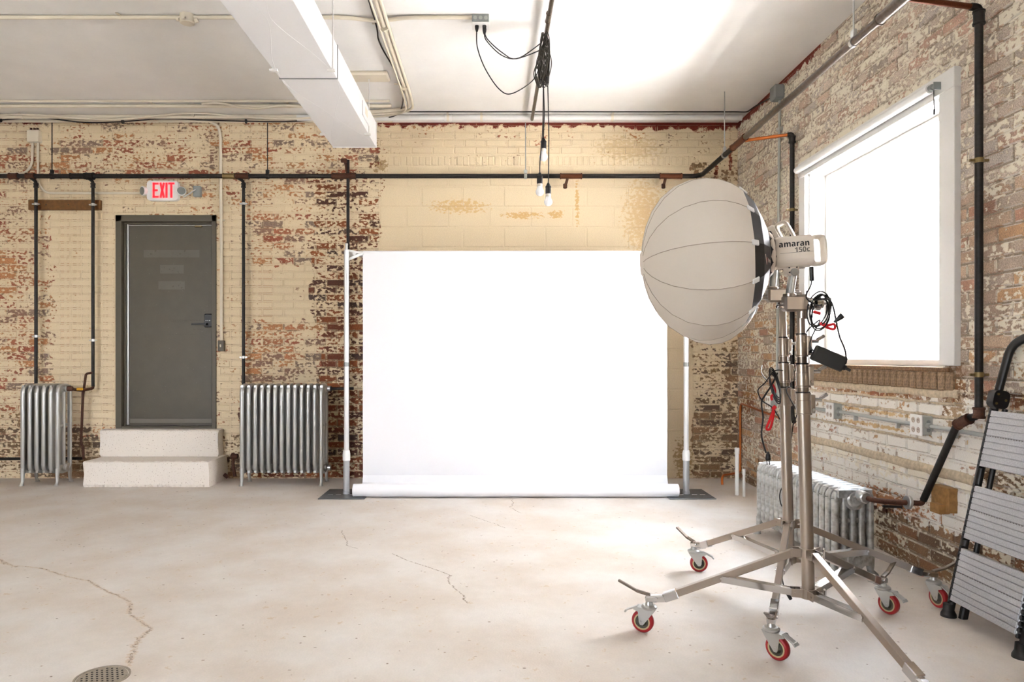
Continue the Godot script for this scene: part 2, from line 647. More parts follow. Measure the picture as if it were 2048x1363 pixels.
# a brick face of l by h that stands t proud of the mortar, with broken edges; it faces +z
func brick_mesh(l: float, h: float, t: float, wob: float) -> ArrayMesh:
	var st := tool()
	var e := minf(0.006, h * 0.12)
	var o := []
	var f := []
	for q in [[-1, -1], [1, -1], [1, 1], [-1, 1]]:
		var jx := rng.randf_range(-wob, wob)
		var jy := rng.randf_range(-wob, wob)
		o.append(Vector3(q[0] * l / 2 + jx, q[1] * h / 2 + jy, -0.02))
		f.append(Vector3(q[0] * (l / 2 - e) + jx, q[1] * (h / 2 - e) + jy, t + rng.randf_range(-0.0015, 0.0015)))
	var g := []
	for k in 4:
		g.append(Vector3(o[k].x, o[k].y, t - e * 0.8))
	var m := Vector3(rng.randf_range(-0.02, 0.02), 0, t + rng.randf_range(0.0, 0.0025))
	for k in 4:
		var j := (k + 1) % 4
		var side_n: Vector3 = Vector3((o[k].y - o[j].y), (o[j].x - o[k].x), 0).normalized() * -1.0
		quad(st, o[k], o[j], g[j], g[k], side_n)
		quad(st, g[k], g[j], f[j], f[k], (side_n + Vector3(0, 0, 1)).normalized())
		var n := Vector3(0, 0, 1)
		tri(st, f[k], f[j], m, n, n, n)
	return st.commit()


# puts bricks (list of [centre, length share, mesh]) on a wall: the first keep ones are parts of their own, the others one part
func set_bricks(parent: Node3D, list: Array, m: Material, turn: Basis, keep: int, called := "brick") -> void:
	var rest := tool()
	var many := false
	for i in list.size():
		var b: Array = list[i]
		var xf := Transform3D(turn * Basis.from_scale(Vector3(b[1], b[3] if b.size() > 3 else 1.0, 1)), b[0])
		if i < keep:
			var o := MeshInstance3D.new()
			o.mesh = b[2]
			o.mesh.surface_set_material(0, m)
			o.transform = xf
			o.name = called if i == 0 else "%s_%03d" % [called, i]
			parent.add_child(o, true)
		else:
			rest.append_from(b[2], 0, xf)
			many = true
	if many:
		var o := put(rest, "brickwork", m, parent)
		o.set_meta("kind", "stuff")


func build_back_wall() -> void:
	var w := room("wall_back")
	w.set_meta("label", "painted brick and block wall with flaking cream paint")
	var m: Material = M["back_wall"]
	var st := tool()
	var z0 := -WALL - 0.3
	var dx0 := -3.78
	var dx1 := -2.775
	span(st, Vector3(LEFT - 0.36, -0.1, -WALL), Vector3(dx0, CEIL + 0.1, z0))
	span(st, Vector3(dx1, -0.1, -WALL), Vector3(SIDE + 0.4, CEIL + 0.1, z0))
	span(st, Vector3(dx0, 2.63, -WALL), Vector3(dx1, CEIL + 0.1, z0))
	span(st, Vector3(dx0, -0.1, -WALL), Vector3(dx1, 0.48, z0))
	put(st, "mortar_bed", m, w)
	var faces := []
	for k in 7:
		faces.append(brick_mesh(BRICK - JOINT, COURSE - JOINT, 0.006, 0.0025))
	var list := []
	for row in 48:
		var y := row * COURSE + JOINT + (COURSE - JOINT) / 2
		var shift := BRICK * 0.5 * (row & 1)
		for k in range(66, 106):
			var left := k * BRICK - 20.0 - shift + JOINT
			var right := left + BRICK - JOINT
			# the block panel, the door and the corner cut bricks short
			var bits := [[left, right]]
			for hole in [[-1.145, 1.99, -1.0, 3.225], [dx0 - 0.01, dx1 + 0.01, 0.46, 2.64], [SIDE - 0.005, 9.0, -1.0, 9.0], [-9.0, -5.25, -1.0, 9.0]]:
				if y > hole[2] and y < hole[3]:
					var nxt := []
					for b in bits:
						if b[1] <= hole[0] or b[0] >= hole[1]:
							nxt.append(b)
							continue
						if b[0] < hole[0] - 0.03:
							nxt.append([b[0], hole[0]])
						if b[1] > hole[1] + 0.03:
							nxt.append([hole[1], b[1]])
					bits = nxt
			for b in bits:
				if y + COURSE / 2 > CEIL:
					continue
				list.append([Vector3((b[0] + b[1]) / 2, y, -WALL + rng.randf_range(-0.0015, 0.002)), (b[1] - b[0]) / (BRICK - JOINT), faces[rng.randi() % 7]])
	# those that nothing hides and that show most come first: over the door, between the pipes, beside the paper
	var rank := func(b: Array) -> float:
		var p: Vector3 = b[0]
		var s: float = 1.0 - b[1]
		if p.y > 1.0 and p.x > -2.72 and p.x < -1.14: s -= 3.0
		elif p.y > 2.6 and p.x > -4.95 and p.x < -1.14: s -= 2.0
		elif p.x > -4.95 and p.x < -3.78 and p.y > 1.0: s -= 1.0
		return s
	list.sort_custom(func(a: Array, b: Array) -> bool: return rank.call(a) < rank.call(b))
	set_bricks(w, list, m, Basis(), 300)
	# concrete blocks of the filled opening
	var blocks := []
	var bm := []
	for k in 4:
		bm.append(brick_mesh(0.404, 0.195, 0.003, 0.001))
	for row in 16:
		var y := 3.12 - (row + 0.5) * 0.203
		if y < 0:
			continue
		for k in range(-1, 9):
			var x := -1.14 + (k + (0.5 if row % 2 else 0.15)) * 0.413
			var a := maxf(x - 0.202, -1.135)
			var b := minf(x + 0.202, 1.98)
			if b - a < 0.04:
				continue
			blocks.append([Vector3((a + b) / 2, y, -WALL), (b - a) / 0.404, bm[rng.randi() % 4]])
	set_bricks(w, blocks, m, Basis(), 300, "block")
	# a course of bricks on end above the blocks
	var ends := []
	var em := [brick_mesh(0.054, 0.092, 0.004, 0.002), brick_mesh(0.054, 0.092, 0.003, 0.002), brick_mesh(0.054, 0.092, 0.005, 0.002)]
	for k in 50:
		ends.append([Vector3(-1.10 + k * 0.063, 3.172, -WALL), 1.0, em[rng.randi() % 3]])
	set_bricks(w, ends, m, Basis(), 300, "soldier_brick")


func build_side_wall() -> void:
	var w := room("wall_right")
	w.set_meta("label", "weathered brick window wall with peeling cream paint")
	var m: Material = M["side_wall"]
	var st := tool()
	holed(st, Vector3(SIDE, 0, 0), 0.0, -4.0, WALL + 0.3, [ADDED_NEAR_WINDOW, WINDOW])
	put(st, "mortar_bed", m, w)
	var faces := []
	for k in 9:
		faces.append(brick_mesh(BRICK - JOINT, COURSE - JOINT, 0.007, 0.004))
	var list := []
	for row in 48:
		var y := row * COURSE + JOINT + (COURSE - JOINT) / 2
		if y + COURSE / 2 > CEIL:
			continue
		var shift := BRICK * 0.5 * (row & 1)
		for k in 140:
			# courses are counted along the distance d, as in the paint
			var a := k * BRICK - 20.0 - shift + JOINT
			var b := a + BRICK - JOINT
			if b < 2.35 or a > WALL - 0.01:
				continue
			b = minf(b, WALL - 0.008)
			var bits := [[a, b]]
			for hole in [[3.70, 5.61, 1.03, 2.74]]:
				if y > hole[2] and y < hole[3]:
					var nxt := []
					for q in bits:
						if q[1] <= hole[0] or q[0] >= hole[1]:
							nxt.append(q)
							continue
						if q[0] < hole[0] - 0.03:
							nxt.append([q[0], hole[0]])
						if q[1] > hole[1] + 0.03:
							nxt.append([hole[1], q[1]])
					bits = nxt
			for q in bits:
				list.append([Vector3(SIDE - rng.randf_range(-0.002, 0.004), y, -(q[0] + q[1]) / 2), (q[1] - q[0]) / (BRICK - JOINT), faces[rng.randi() % 9]])
	# the ones that show largest come first: the nearer part of the wall
	list.sort_custom(func(p: Array, q: Array) -> bool:
		var a: Vector3 = p[0]
		var b: Vector3 = q[0]
		return absf(-a.z - 3.9) + (2.0 if -a.z < 3.15 else 0.0) < absf(-b.z - 3.9) + (2.0 if -b.z < 3.15 else 0.0))
	set_bricks(w, list, m, Basis(Vector3(0, 0, 1), Vector3.UP, Vector3(-1, 0, 0)), 300)
	# bricks on end under the window
	var ends := []
	var em := []
	for k in 4:
		em.append(brick_mesh(0.058, 0.10, 0.016, 0.003))
	for k in 27:
		ends.append([Vector3(SIDE, 1.085, -(3.79 + k * 0.0655)), 1.0, em[rng.randi() % 4]])
	set_bricks(w, ends, M["sill_brick"], Basis(Vector3(0, 0, 1), Vector3.UP, Vector3(-1, 0, 0)), 300, "sill_brick")
	# thick smeared mortar beds between the white courses
	for q in [[0.59, 0.030, 3.6, 5.7], [1.015, 0.024, 3.72, 5.6], [0.745, 0.009, 3.75, 5.6], [0.893, 0.011, 3.75, 5.6], [0.965, 0.009, 3.75, 5.6]]:
		var s := tool()
		var pts := []
		for k in 26:
			var dd: float = lerpf(q[2], q[3], k / 25.0)
			pts.append(Vector3(SIDE - 0.004, q[0] + rng.randf_range(-0.006, 0.006), -dd))
		tube(s, pts, q[1], 8, true, 0.55, Vector3.UP)
		put(s, "mortar_ridge", M["mortar_smear"], w)


# a wall with openings; it runs along d (local -z), faces local -x and is 0.36 thick; turn it about y at the point o
func holed(st: SurfaceTool, o: Vector3, turn: float, d0: float, d1: float, holes: Array) -> void:
	var b := Basis(Vector3.UP, turn)
	var piece := func(a: float, y0: float, c: float, y1: float) -> void:
		box(st, o + b * Vector3(0.18, (y0 + y1) / 2, -(a + c) / 2), Vector3(0.36, y1 - y0, absf(c - a)), b)
	var d := d0
	for h in holes:
		piece.call(d, -0.1, h[0], CEIL + 0.1)
		piece.call(h[0], h[3], h[1], CEIL + 0.1)
		piece.call(h[0], -0.1, h[1], h[2])
		d = h[1]
	piece.call(d, -0.1, d1, CEIL + 0.1)


const LEFT := -6.2       # x of the wall opposite the windows in view
const FRONT := 3.0       # z of the wall behind the camera
const WINDOW := [3.84, 5.5, 1.14, 2.63]      # the window in view: from and to along the wall, sill and head
const ADDED_FRONT_WINDOW := [-5.6, -3.1, 0.8, 2.9]      # unseen, added and sized to light the room: behind the camera, along x
const ADDED_NEAR_WINDOW := [0.8, 1.35, 1.14, 2.63]      # unseen, added as a narrow fill: on the window wall beside the camera


func _ready() -> void:
	rng.seed = 20
	# camera: level, square to the back wall, the lens shifted a little up and to the right
	var cam := Camera3D.new()
	cam.name = "camera"
	add_child(cam)
	cam.position = Vector3(0, EYE, 0)
	cam.projection = Camera3D.PROJECTION_FRUSTUM
	cam.near = 0.1
	cam.far = 60.0
	cam.size = 0.1 * 1363.0 / FL
	cam.frustum_offset = Vector2(0.1 * (1024.0 - VX) / FL, 0.1 * (VY - 681.5) / FL)
	cam.current = true
	# an overcast sky: the only light of the room comes in through the windows
	var sky_m := ProceduralSkyMaterial.new()
	sky_m.sky_top_color = Color(0.86, 0.92, 1.0)
	sky_m.sky_horizon_color = Color(0.965, 0.968, 1.0)
	sky_m.ground_horizon_color = Color(0.84, 0.85, 0.86)
	sky_m.ground_bottom_color = Color(0.80, 0.81, 0.82)
	sky_m.sky_energy_multiplier = SKY
	sky_m.ground_energy_multiplier = SKY
	var sky := Sky.new()
	sky.sky_material = sky_m
	var env := Environment.new()
	env.background_mode = Environment.BG_SKY
	env.sky = sky
	env.tonemap_mode = Environment.TONE_MAPPER_LINEAR
	env.tonemap_exposure = EXPOSURE
	env.sdfgi_enabled = true
	env.ssao_enabled = true
	env.ssil_enabled = true
	var we := WorldEnvironment.new()
	we.name = "environment"
	we.environment = env
	add_child(we)
	# a sun added to brighten the alley stands high behind the house: no beam comes in, it lights the house across the alley and the alley floor
	var sun := DirectionalLight3D.new()
	sun.name = "sun"
	sun.light_energy = SUN
	sun.light_color = Color(0.975, 0.972, 1.0)
	sun.light_angular_distance = 0.6
	sun.shadow_enabled = true
	sun.sky_mode = DirectionalLight3D.SKY_MODE_LIGHT_ONLY
	add_child(sun)
	sun.look_at_from_position(Vector3.ZERO, Vector3(1.0, -2.8, 0.3))

	materials()
	build_room()
	build_window()
	build_door()
	build_steps()
	build_radiators()
	build_pipes()
	build_ceiling_things()
	build_wall_things()
	build_backdrop()
	build_lights()
	build_ladder()
	build_side_things()


const SKY := 2.2
const EXPOSURE := 5.35
const SUN := 19.0


func materials() -> void:
	back_wall_material()
	side_wall_material()
	floor_material()
	grained(mat("mortar_smear", Color(0.86, 0.785, 0.665), 0.9), 0.4, 0.75)
	grained(mat("ceiling", Color(0.945, 0.935, 0.915), 0.9), 2.5, 0.97, 0.01)
	grained(mat("plain_wall", Color(0.84, 0.79, 0.70), 0.9), 2.0, 0.9)
	grained(mat("iron", Color(0.17, 0.155, 0.145), 0.5, 0.35), 0.25, 0.55)
	grained(mat("rusty", Color(0.42, 0.25, 0.16), 0.7, 0.2), 0.12, 0.5, 0.03)
	grained(mat("steel_pipe", Color(0.42, 0.38, 0.34), 0.35, 0.8), 0.3, 0.7)
	mat("copper", Color(0.74, 0.42, 0.22), 0.3, 0.9)
	grained(mat("old_copper", Color(0.52, 0.30, 0.19), 0.45, 0.7), 0.1, 0.6, 0.03)
	mat("brass", Color(0.50, 0.43, 0.29), 0.4, 0.7)
	mat("zinc", Color(0.74, 0.745, 0.74), 0.3, 0.9)
	mat("galvanised", Color(0.68, 0.69, 0.67), 0.45, 0.5)
	mat("grey_box", Color(0.55, 0.57, 0.56), 0.5, 0.4)
	mat("cream_paint", Color(0.86, 0.82, 0.74), 0.55)
	mat("white_paint", Color(0.87, 0.86, 0.84), 0.5)
	mat("duct_paint", Color(0.90, 0.895, 0.89), 0.55)
	mat("white_plastic", Color(0.90, 0.90, 0.89), 0.4)
	mat("black_rubber", Color(0.045, 0.045, 0.05), 0.55)
	mat("cord_black", Color(0.05, 0.048, 0.052), 0.5)
	mat("old_cord", Color(0.20, 0.18, 0.15), 0.6)
	mat("socket_black", Color(0.05, 0.05, 0.05), 0.4)
	mat("bulb_glass", Color(0.93, 0.93, 0.93), 0.25)
	mat("bulb_collar", Color(0.82, 0.79, 0.74), 0.4)
	var rad := mat("silver_paint", Color(0.74, 0.745, 0.735), 0.34, 0.8)
	rad.roughness = 0.33
	grained(mat("worn_silver", Color(0.74, 0.745, 0.735), 0.38, 0.7), 0.5, 0.42, 0.035, 9)
	(M["worn_silver"] as StandardMaterial3D).albedo_texture = noise_tex(0.02, Color(0.70, 0.68, 0.65), Color.WHITE, 512, 9, 6, [0.05, 0.35, 0.7])
	grained(mat("step_concrete", Color(0.91, 0.875, 0.83), 0.85), 0.6, 0.9, 0.012)
	(M["step_concrete"] as StandardMaterial3D).albedo_texture = noise_tex(0.07, Color(0.55, 0.47, 0.39), Color.WHITE, 512, 23, 4, [0.10, 0.155, 0.2])
	grained(mat("wood", Color(0.50, 0.33, 0.15), 0.7), 0.5, 0.75, 0.02)
	grained(mat("pale_wood", Color(0.68, 0.50, 0.29), 0.7), 0.4, 0.75, 0.02)
	grained(mat("sill_wood", Color(0.62, 0.47, 0.32), 0.75), 0.3, 0.6, 0.03)
	mat("frame_grey", Color(0.32, 0.295, 0.235), 0.5)
	grained(mat("neighbour", Color(0.76, 0.75, 0.735), 0.9), 3.0, 0.85)
	grained(mat("alley", Color(0.80, 0.79, 0.77), 0.9), 2.0, 0.85)
	grained(mat("sill_brick", Color(0.70, 0.58, 0.45), 0.9), 0.3, 0.6, 0.03)
	mat("kick", Color(0.46, 0.43, 0.38), 0.55)
	mat("strip_metal", Color(0.78, 0.78, 0.78), 0.3, 0.8)
	mat("paper", Color(0.92, 0.92, 0.93), 0.9)
	mat("post_white", Color(0.86, 0.86, 0.86), 0.35, 0.4)
	mat("post_grey", Color(0.72, 0.73, 0.74), 0.35, 0.6)
	mat("base_steel", Color(0.42, 0.43, 0.43), 0.45, 0.5)
	mat("stand_steel", Color(0.66, 0.62, 0.575), 0.3, 1.0)
	mat("stand_dark", Color(0.52, 0.48, 0.44), 0.34, 1.0)
	mat("chrome", Color(0.80, 0.80, 0.80), 0.16, 1.0)
	mat("ring_black", Color(0.03, 0.03, 0.03), 0.5)
	mat("tire_red", Color(0.60, 0.075, 0.10), 0.4)
	mat("hub_cream", Color(0.72, 0.66, 0.50), 0.5)
	mat("hub_dark", Color(0.26, 0.25, 0.20), 0.5)
	var cloth := mat("lantern_cloth", Color(0.84, 0.80, 0.745), 0.9)
	cloth.backlight_enabled = true
	cloth.backlight = Color(0.65, 0.65, 0.65)
	mat("lantern_seam", Color(0.62, 0.58, 0.52), 0.9)
	mat("skirt_black", Color(0.035, 0.037, 0.05), 0.5)
	mat("lamp_body", Color(0.86, 0.82, 0.765), 0.5)
	mat("print_dark", Color(0.12, 0.11, 0.11), 0.6)
	mat("print_grey", Color(0.42, 0.40, 0.37), 0.6)
	mat("logo_silver", Color(0.80, 0.74, 0.70), 0.4, 0.3)
	mat("logo_red", Color(0.62, 0.22, 0.18), 0.5)
	mat("strap_red", Color(0.80, 0.05, 0.10), 0.6)
	mat("ladder_black", Color(0.04, 0.04, 0.045), 0.42)
	grained(mat("tread_metal", Color(0.76, 0.76, 0.765), 0.42, 0.6), 0.2, 0.8, 0.04)
	mat("yellow_tag", Color(0.80, 0.58, 0.08), 0.5)
	mat("adapter", Color(0.09, 0.088, 0.085), 0.55)
	grained(mat("drain_iron", Color(0.66, 0.61, 0.54), 0.7), 0.2, 0.8, 0.03)
	mat("hole_dark", Color(0.05, 0.045, 0.04), 0.9)
	var glass := mat("window_glass", Color(1, 1, 1, 0.04), 0.0)
	glass.transparency = BaseMaterial3D.TRANSPARENCY_ALPHA
	var sign_red := mat("sign_letters", Color(0.85, 0.06, 0.09), 0.4)
	sign_red.emission_enabled = true
	sign_red.emission = Color(1.0, 0.06, 0.11)
	sign_red.emission_energy_multiplier = 0.55
	mat("outlet_slot", Color(0.30, 0.26, 0.22), 0.6)
	mat("outlet_face", Color(0.74, 0.68, 0.62), 0.45)
	mat("outlet_white", Color(0.88, 0.87, 0.85), 0.4)


func build_room() -> void:
	var f := room("floor")
	var st := tool()
	span(st, Vector3(LEFT - 0.36, 0, -WALL - 0.3), Vector3(SIDE + 0.36, -0.2, FRONT + 0.36))
	put(st, "slab", M["floor"], f)
	var c := room("ceiling")
	st = tool()
	span(st, Vector3(LEFT - 0.36, CEIL, -WALL - 0.3), Vector3(SIDE + 0.36, CEIL + 0.2, FRONT + 0.36))
	put(st, "plaster", M["ceiling"], c)
	build_back_wall()
	build_side_wall()
	st = tool()
	holed(st, Vector3(LEFT, 0, 0), PI, -WALL - 0.3, FRONT + 0.36, [])
	put(st, "plaster", M["plain_wall"], room("wall_left"))
	st = tool()
	holed(st, Vector3(0, 0, FRONT), -PI / 2, LEFT - 0.36, SIDE + 0.36, [ADDED_FRONT_WINDOW])
	put(st, "plaster", M["plain_wall"], room("wall_front"))
	# the neighbouring house across the alley, faintly seen through the window
	st = tool()
	span(st, Vector3(7.0, -0.7, -18.0), Vector3(7.4, 7.0, 10.0))
	put(st, "brick_face", M["neighbour"], room("wall_neighbour"))
	st = tool()
	span(st, Vector3(SIDE + 0.36, -0.6, -18.0), Vector3(7.0, -0.8, 10.0))
	put(st, "paving", M["alley"], room("ground_alley"))
	# drain in the floor
	var t := thing("floor_drain", "round perforated drain cover set in the concrete floor", "drain", "", Vector3(-1.49, 0, -2.70))
	st = tool()
	lathe(st, [Vector2(0.098, 0.0), Vector2(0.098, 0.004), Vector2(0.091, 0.005), Vector2(0.090, 0.001)], Transform3D(), 40)
	put(st, "rim", M["drain_iron"], t)
	st = tool()
	lathe(st, [Vector2(0.0, 0.003), Vector2(0.086, 0.003), Vector2(0.087, 0.0)], Transform3D(), 40)
	put(st, "cover", M["drain_iron"], t)
	var holes := tool()
	for i in range(-4, 5):
		for j in range(-4, 5):
			var p := Vector2(i + 0.5 * (absi(j) % 2), j * 0.9) * 0.0195
			if p.length() < 0.078:
				cyl(holes, Vector3(p.x, 0.0015, p.y), Vector3(p.x, 0.0036, p.y), 0.0042, 8)
	put(holes, "holes", M["hole_dark"], t)


func build_window() -> void:
	one_window(1, Vector3(SIDE, 0, 0), 0.0, WINDOW)
	one_window(2, Vector3(SIDE, 0, 0), 0.0, ADDED_NEAR_WINDOW)  # unseen opening, added for fill light from beside the camera
	one_window(3, Vector3(0, 0, FRONT), -PI / 2, ADDED_FRONT_WINDOW)  # unseen opening, added for light from behind the camera
	build_blind()


# frame, sash and pane in an opening of a holed() wall
func one_window(n: int, o: Vector3, turn: float, h: Array) -> void:
	var w := room("window_%d" % n)
	w.position = o
	w.rotation.y = turn
	var d0: float = h[0]
	var d1: float = h[1]
	var y0: float = h[2] + 0.02
	var y1: float = h[3]
	# painted boards on the wall around the opening
	var st := tool()
	span(st, Vector3(0.02, y0 + 0.01, -(d0 - 0.128)), Vector3(-0.035, y1 + 0.01, -d0), 0.003)
	put(st, "casing", M["white_paint"], w)
	st = tool()
	span(st, Vector3(0.02, y0 - 0.01, -d1), Vector3(-0.035, y1 + 0.01, -(d1 + 0.105)), 0.003)
	put(st, "casing", M["white_paint"], w)
	st = tool()
	span(st, Vector3(0.02, y1, -(d0 - 0.135)), Vector3(-0.04, y1 + 0.105, -(d1 + 0.11)), 0.003)
	put(st, "header_board", M["white_paint"], w)
	# lining of the opening
	st = tool()
	span(st, Vector3(0, y0 - 0.01, -d0), Vector3(0.2, y1, -(d0 + 0.018)))
	span(st, Vector3(0, y0 - 0.01, -(d1 - 0.018)), Vector3(0.2, y1, -d1))
	span(st, Vector3(0, y1 - 0.018, -d0), Vector3(0.2, y1, -d1))
	put(st, "jamb", M["white_paint"], w)
	st = tool()
	span(st, Vector3(-0.012, y0 - 0.025, -(d0 - 0.04)), Vector3(0.36, y0, -(d1 + 0.02)), 0.003)
	put(st, "sill", M["sill_wood"], w)
	st = tool()
	for q in [[y0, y0 + 0.04, d0 + 0.018, d1 - 0.018], [y1 - 0.058, y1 - 0.018, d0 + 0.018, d1 - 0.018], [y0 + 0.04, y1 - 0.058, d0 + 0.018, d0 + 0.058], [y0 + 0.04, y1 - 0.058, d1 - 0.058, d1 - 0.018]]:
		span(st, Vector3(0.12, q[0], -q[2]), Vector3(0.165, q[1], -q[3]), 0.003)
	put(st, "sash", M["white_paint"], w)
	st = tool()
	span(st, Vector3(0.14, y0 + 0.04, -(d0 + 0.058)), Vector3(0.144, y1 - 0.058, -(d1 - 0.058)))
	put(st, "pane", M["window_glass"], w)


func build_blind() -> void:
	# roller blind, wound up
	var t := thing("roller_blind", "white roller blind rolled up over the window", "blind", "", Vector3(SIDE - 0.068, 2.672, 0))
	var d0: float = WINDOW[0]
	var d1: float = WINDOW[1]
	var s := tool()
	cyl(s, Vector3(0, 0, -(d0 + 0.02)), Vector3(0, 0, -(d1 + 0.06)), 0.026, 24)
	put(s, "roll", M["white_plastic"], t)
	s = tool()
	span(s, Vector3(0.024, -0.055, -(d0 + 0.03)), Vector3(0.0265, 0.0, -(d1 + 0.05)))
	put(s, "fabric", M["white_plastic"], t)
	s = tool()
	cyl(s, Vector3(0.024, -0.057, -(d0 + 0.03)), Vector3(0.024, -0.057, -(d1 + 0.05)), 0.006, 10)
	put(s, "hem_bar", M["white_plastic"], t)
	s = tool()
	cyl(s, Vector3(0, 0, -(d0 + 0.02)), Vector3(0, 0, -(d0 - 0.005)), 0.019, 16, 0.003)
	cyl(s, Vector3(0, 0, -(d0 - 0.005)), Vector3(0, 0, -(d0 - 0.025)), 0.010, 12)
	span(s, Vector3(-0.012, -0.02, -(d0 - 0.025)), Vector3(0.03, 0.02, -(d0 - 0.029)))
	put(s, "bracket", M["grey_box"], t)
	s = tool()
	tube(s, smooth([Vector3(0, -0.02, -(d0 - 0.01)), Vector3(0.0, -0.07, -(d0 - 0.012)), Vector3(0.004, -0.12, -(d0 - 0.008))]), 0.0025, 6)
	cyl(s, Vector3(0.004, -0.12, -(d0 - 0.008)), Vector3(0.004, -0.15, -(d0 - 0.006)), 0.005, 8)
	put(s, "pull_cord", M["cord_black"], t)


func build_door() -> void:
	var w := room("door_1")
	w.set_meta("label", "grey steel fire door at the top of two concrete steps")
	var x0 := -3.78
	var x1 := -2.775
	var z := -WALL
	# pressed steel frame
	var st := tool()
	for q in [[x0, x0 + 0.06, 0.48, 2.63], [x1 - 0.045, x1, 0.48, 2.63], [x0, x1, 2.565, 2.63]]:
		span(st, Vector3(q[0], q[2], z + 0.012), Vector3(q[1], q[3], z - 0.2), 0.003)
	span(st, Vector3(x0 + 0.06, 0.5, z - 0.04), Vector3(x0 + 0.075, 2.565, z - 0.2), 0.002)
	span(st, Vector3(x0 + 0.06, 2.55, z - 0.04), Vector3(x1 - 0.045, 2.565, z - 0.2), 0.002)
	put(st, "frame", M["frame_grey"], w)
	st = tool()
	span(st, Vector3(x0 + 0.075, 0.53, z - 0.06), Vector3(x0 + 0.092, 2.55, z - 0.12), 0.003)
	span(st, Vector3(x0 + 0.092, 2.538, z - 0.06), Vector3(x1 - 0.05, 2.546, z - 0.12), 0.002)
	put(st, "weather_strip", M["strip_metal"], w)
	# leaf, with the ghosts of three stickers and scuffs beside the lock
	var im := Image.create(256, 576, false, Image.FORMAT_RGB8)
	var n := noise_bytes(256, 576, 91, 0.02, 4)
	var g := noise_bytes(256, 576, 92, 0.3, 2)
	var r := RandomNumberGenerator.new()
	r.seed = 8
	for y in 576:
		for x in 256:
			var k := 0.94 + 0.07 * n[y * 256 + x] / 255.0 + 0.04 * g[y * 256 + x] / 255.0
			var c := Color(0.325, 0.30, 0.245) * k
			for q in [[0.18, 0.125, 0.82, 0.163], [0.37, 0.20, 0.64, 0.242], [0.35, 0.28, 0.65, 0.322]]:
				var fx := x / 256.0
				var fy := y / 576.0
				if fx > q[0] and fx < q[2] and fy > q[1] and fy < q[3] and n[(y * 3 % 576) * 256 + (x * 3) % 256] > 60:
					c = Color(0.375, 0.35, 0.30) * k
			im.set_pixel(x, y, c)
	for q in [[0.48, 0.475, 0.85], [0.50, 0.482, 0.70], [0.44, 0.545, 0.80], [0.75, 0.52, 0.86]]:
		for k in int((q[2] - q[0]) * 256):
			if r.randf() < 0.6:
				im.set_pixel(int(q[0] * 256) + k, int(q[1] * 576) + r.randi_range(0, 1), Color(0.27, 0.24, 0.19))
	for k in 60:
		im.set_pixel(r.randi_range(2, 250), r.randi_range(2, 570), Color(0.55, 0.53, 0.48))
	var leaf := mat("door_leaf", Color.WHITE, 0.48)
	leaf.albedo_texture = ImageTexture.create_from_image(im)
	leaf.uv1_triplanar = true
	leaf.uv1_world_triplanar = true
	var lx0 := x0 + 0.075
	var lx1 := x1 - 0.045
	leaf.uv1_scale = Vector3(1.0 / (lx1 - lx0), 1.0 / 2.03, 1.0)
	leaf.uv1_offset = Vector3(-lx0 / (lx1 - lx0), -2.55 / 2.03, 0)
	st = tool()
	span(st, Vector3(lx0, 0.515, z - 0.08), Vector3(lx1, 2.55, z - 0.125), 0.003)
	put(st, "leaf", leaf, w)
	st = tool()
	span(st, Vector3(lx0, 0.545, z - 0.08), Vector3(lx1, 0.59, z - 0.074), 0.002)
	put(st, "kick_strip", M["kick"], w)
	st = tool()
	span(st, Vector3(x0 + 0.06, 0.46, z + 0.01), Vector3(x1 - 0.045, 0.522, z - 0.2), 0.003)
	put(st, "threshold", M["frame_grey"], w)
	# keypad lock with a lever
	var p := at(419, 641, 7.18)
	st = tool()
	box(st, Vector3(p.x, p.y, z - 0.062), Vector3(0.085, 0.135, 0.036), Basis(), 0.008)
	var lock := put(st, "lock", M["socket_black"], w)
	st = tool()
	cyl(st, Vector3(p.x - 0.015, p.y - 0.035, z - 0.05), Vector3(p.x - 0.015, p.y - 0.035, z + 0.005), 0.014, 14)
	bar(st, Vector3(p.x - 0.005, p.y - 0.035, z), Vector3(p.x - 0.15, p.y - 0.038, z), 0.012, 0.017, Vector3.UP, 0.003)
	put(st, "lever", M["socket_black"], lock)
	st = tool()
	for k in 3:
		cyl(st, Vector3(p.x - 0.02 + 0.018 * k, p.y + 0.0, z - 0.045), Vector3(p.x - 0.02 + 0.018 * k, p.y + 0.0, z - 0.0425), 0.004, 8)
	put(st, "key", M["zinc"], lock)
	# closer arm stub at the top
	st = tool()
	box(st, Vector3(at(398, 453, 7.18).x, 2.53, z - 0.07), Vector3(0.07, 0.016, 0.03), Basis(), 0.003)
	put(st, "roller_catch", M["brass"], w)


